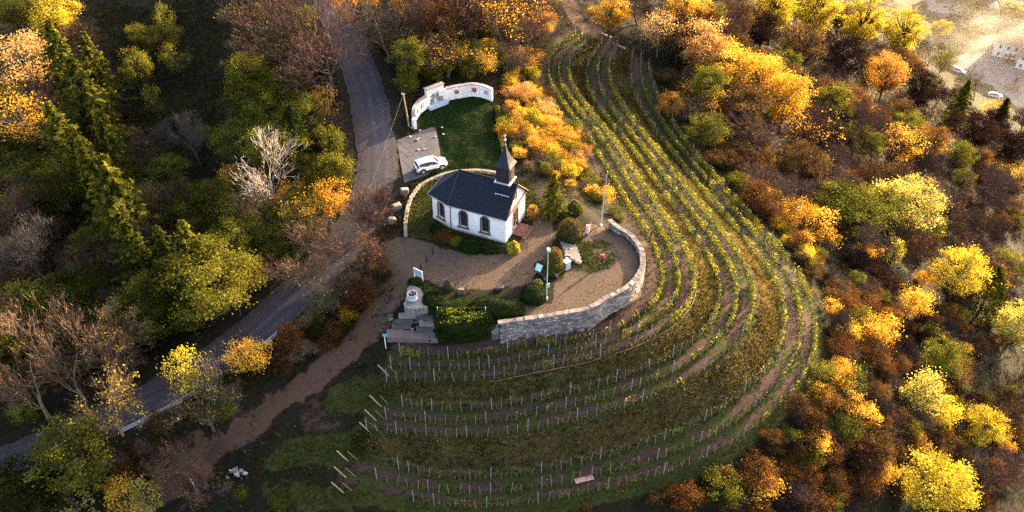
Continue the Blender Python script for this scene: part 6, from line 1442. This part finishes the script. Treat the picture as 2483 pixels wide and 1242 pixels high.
# ------------------------------------------------------------------ village in the valley
ZV = -80.
b = MB(); c0 = np.mean(VST, 0); b.prism([tuple(q-c0) for q in VST][::-1], -.3, .05)
tag(b.obj('village_street', mat('street_asphalt', (.13, .115, .12), .85, .2, .3), None, loc=(*c0, ZV)), kind='structure')
M_cream = mat('cream_render', (.66, .62, .52), .9, .1, 1); M_tile = mat('brown_tiles', (.13, .085, .065), .85, .3, 3); M_redtile = mat('red_tiles', (.30, .16, .11), .85, .3, 3)
def house(u, v, L_, Wd, hh, rh, rz, wall, roofm, label, zb=ZV):
    p = at(u, v, zb); t = thing('house', label, 'house', (p[0], p[1], zb-.3), rz)
    b = MB(); x, y = L_/2, Wd/2
    b.add([(-x, -y, 0), (x, -y, 0), (x, y, 0), (-x, y, 0), (-x, -y, hh), (x, -y, hh), (x, y, hh), (-x, y, hh), (-x, 0, hh+rh), (x, 0, hh+rh)], [(0, 1, 5, 4), (2, 3, 7, 6), (1, 2, 6, 9, 5), (3, 0, 4, 8, 7)]); b.obj('wall', wall, t)
    for s in (-1, 1):
        r_ = MB(); o = .5; sl = rh/y; V = [(-x-o, s*(y+o), hh-o*sl), (x+o, s*(y+o), hh-o*sl), (x+o, 0, hh+rh), (-x-o, 0, hh+rh)]; V = V+[(a, b_, c+.18) for a, b_, c in V]
        r_.add(V, [(0, 1, 2, 3), (4, 5, 6, 7), (0, 1, 5, 4), (1, 2, 6, 5), (2, 3, 7, 6), (3, 0, 4, 7)]); r_.obj('roof', roofm, t)
    ch_ = MB(); ch_.box((x*.3, .6, hh+rh+.3), (.7, .7, 1.6)); ch_.obj('chimney', M_redtile, t)
    def win(cx, cy, cz, ang):
        w = MB(); w.box((cx, cy, cz), (.9, .14, 1.2), ang); wo_ = w.obj('window', M_glass, t); f = MB(); dx, dy = math.cos(ang), math.sin(ang)
        for q in (-.5, .5): f.box((cx+dx*q, cy+dy*q, cz), (.1, .2, 1.35), ang)
        f.box((cx, cy, cz+.66), (1.1, .2, .1), ang); f.box((cx, cy, cz-.66), (1.1, .24, .1), ang); f.obj('frame', M_plate, wo_)
    for zz in np.arange(1.6, hh-.6, 2.7):
        for xx in np.arange(-x+1.6, x-1, 2.6):
            for s in (-1, 1): win(xx, s*(y+.02), zz, 0)
        for yy in (-y*.45, y*.45):
            for s in (-1, 1): win(s*(x+.02), yy, zz, math.pi/2)
    for s in (-1, 1): win(s*(x+.02), 0, hh+rh*.35, math.pi/2)
    d = MB(); d.box((0, -y-.05, 1.2), (1.1, .12, 2.2)); d.obj('door', M_darkwood, t)
    return t
house(2365, 36, 13, 9, 5, 4.6, R(-68), M_cream, M_tile, 'cream gabled house with brown roof at the top right')
house(2290, 12, 14, 9, 4, 4, R(10), M_cream, M_tile, 'brown roofed house left of the cream gabled house')
house(2447, 130, 11, 9, 6, 3.5, R(-25), M_white, M_redtile, 'white house half hidden in smoke at the village street')
house(2510, 165, 12, 8, 5, 3.5, R(-35), M_white, M_redtile, 'white house wall cut by the right edge')
house(2455, 8, 16, 10, 5, 5, R(-30), M_cream, M_tile, 'dark roofed house in the top right corner')
p = at(2280, 44, ZV); t = thing('greenhouse', 'long white roofed shed in front of the brown roofed house', 'shed', (p[0], p[1], ZV-.3), R(-48))
b = MB(); b.box((0, 0, 1.5), (11, 4, 3)); b.obj('wall', M_conc, t)
for k in range(6): b = MB(); b.box((-4.6+1.84*k, 0, 3.2), (1.7, 4.6, .14), tilt=Matrix.Rotation(.15, 3, 'X')); b.obj('roof_panel', M_conc, t)
p = at(2455, 213, ZV); t = thing('traffic_island', 'round planted traffic island in the village street', 'traffic island', (p[0], p[1], ZV+.05))
b = MB(); b.lathe([(3.3, 0), (3.3, .14), (3.0, .16), (3.0, .12)], 28); b.obj('kerb', M_conc, t)
b = MB(); b.lathe([(3.0, .1), (2.0, .3), (.0, .35)], 28); b.obj('bed', mat('island_soil', (.12, .075, .05), .95, .3, 3), t)
plant('sprig', ('brown',), np.array([p[0], p[1], ZV+.35]), 5, 1.1, 'thin young tree on the round traffic island')
make_car('parked_car', 'white van-like car at the near edge of the village street', M_carpaint, loc=(*at(2412, 236, ZV)[:2], ZV+.06), rz=R(-15))
make_car('parked_car', 'red car parked at the far left of the village street', M_redpaint, loc=(*at(2313, 172, ZV)[:2], ZV+.06), rz=R(-40))
make_car('parked_car', 'white car parked beside the red car in the village', M_carpaint, loc=(*at(2324, 176, ZV)[:2], ZV+.06), rz=R(-40))
for k, (u, v, kind, col, H_, Rr, lab) in enumerate([(2345,48,'broad','olive',8,4,'olive tree before the cream gabled house'),(2390,62,'broad','olive',7,3.5,'olive tree right of the cream gable'),(2440,50,'broad','pale',8,4.5,'pale yellow tree between the village houses'),(2310,85,'bare',('mauve',),9,4.5,'bare brown tree in the village garden'),(2350,105,'airy','olive',7,4,'olive garden tree above the village street'),(2270,110,'broad','yellow',8,4,'yellow garden tree left of the village street'),(2265,215,'broad','olive',9,4,'olive tree at the near side of the village street')]):
    p = at(u, v, ZV); p[2] = float(H(p[0], p[1])); plant(kind, col if isinstance(col, tuple) else (col,), p, H_, Rr, lab)
# ------------------------------------------------------------------ smoke drifting over the village and thin haze
def volume(name, col, dens, noisy=False):
    m, n, l, out = newmat(name); v = n.new('ShaderNodeVolumePrincipled'); v.inputs['Color'].default_value = (*col, 1); v.inputs['Density'].default_value = dens; v.inputs['Anisotropy'].default_value = .25
    if noisy:
        tc = n.new('ShaderNodeTexCoord').outputs['Object']; ln_ = n.new('ShaderNodeVectorMath'); ln_.operation = 'LENGTH'; l.new(tc, ln_.inputs[0])
        f = noise(n, l, 2.4, tc, 4, .6); fall = math_(n, l, 'SUBTRACT', 1.0, ln_.outputs['Value'])
        x = math_(n, l, 'MULTIPLY', math_(n, l, 'MAXIMUM', math_(n, l, 'SUBTRACT', math_(n, l, 'ADD', f, math_(n, l, 'MULTIPLY', fall, .35)), .62), 0.0), dens*6)
        l.new(x, v.inputs['Density'])
    l.new(v.outputs[0], out.inputs['Volume']); return m
ico = MB(); ico.lathe([(.02, -1), (.5, -.87), (.87, -.5), (1, 0), (.87, .5), (.5, .87), (.02, 1)], 14)
sm_me = ico.mesh('smoke', volume('smoke', (.95, .86, .76), .011, True))
p = at(2405, 85, ZV+9); tag(link('smoke', sm_me, None, p, (0, 0, R(20)), (30, 18, 13)), 'pale smoke drifting over the village street', None, None, 'stuff')
p = at(2400, 110, ZV+8); tag(link('mist', ico.mesh('mist', volume('mist', (.95, .80, .64), .0008)), None, p, (0, 0, R(20)), (85, 70, 22)), 'thin golden mist lying over the village', None, None, 'stuff')
if HAZE:
  b = MB(); b.box((0, 0, 0), (1640, 1540, 160.)); me = b.mesh('haze', volume('haze', (.96, .86, .78), HAZE)); tag(link('haze', me, None, (0, 150, -81.5+80)), None, None, None, 'stuff')
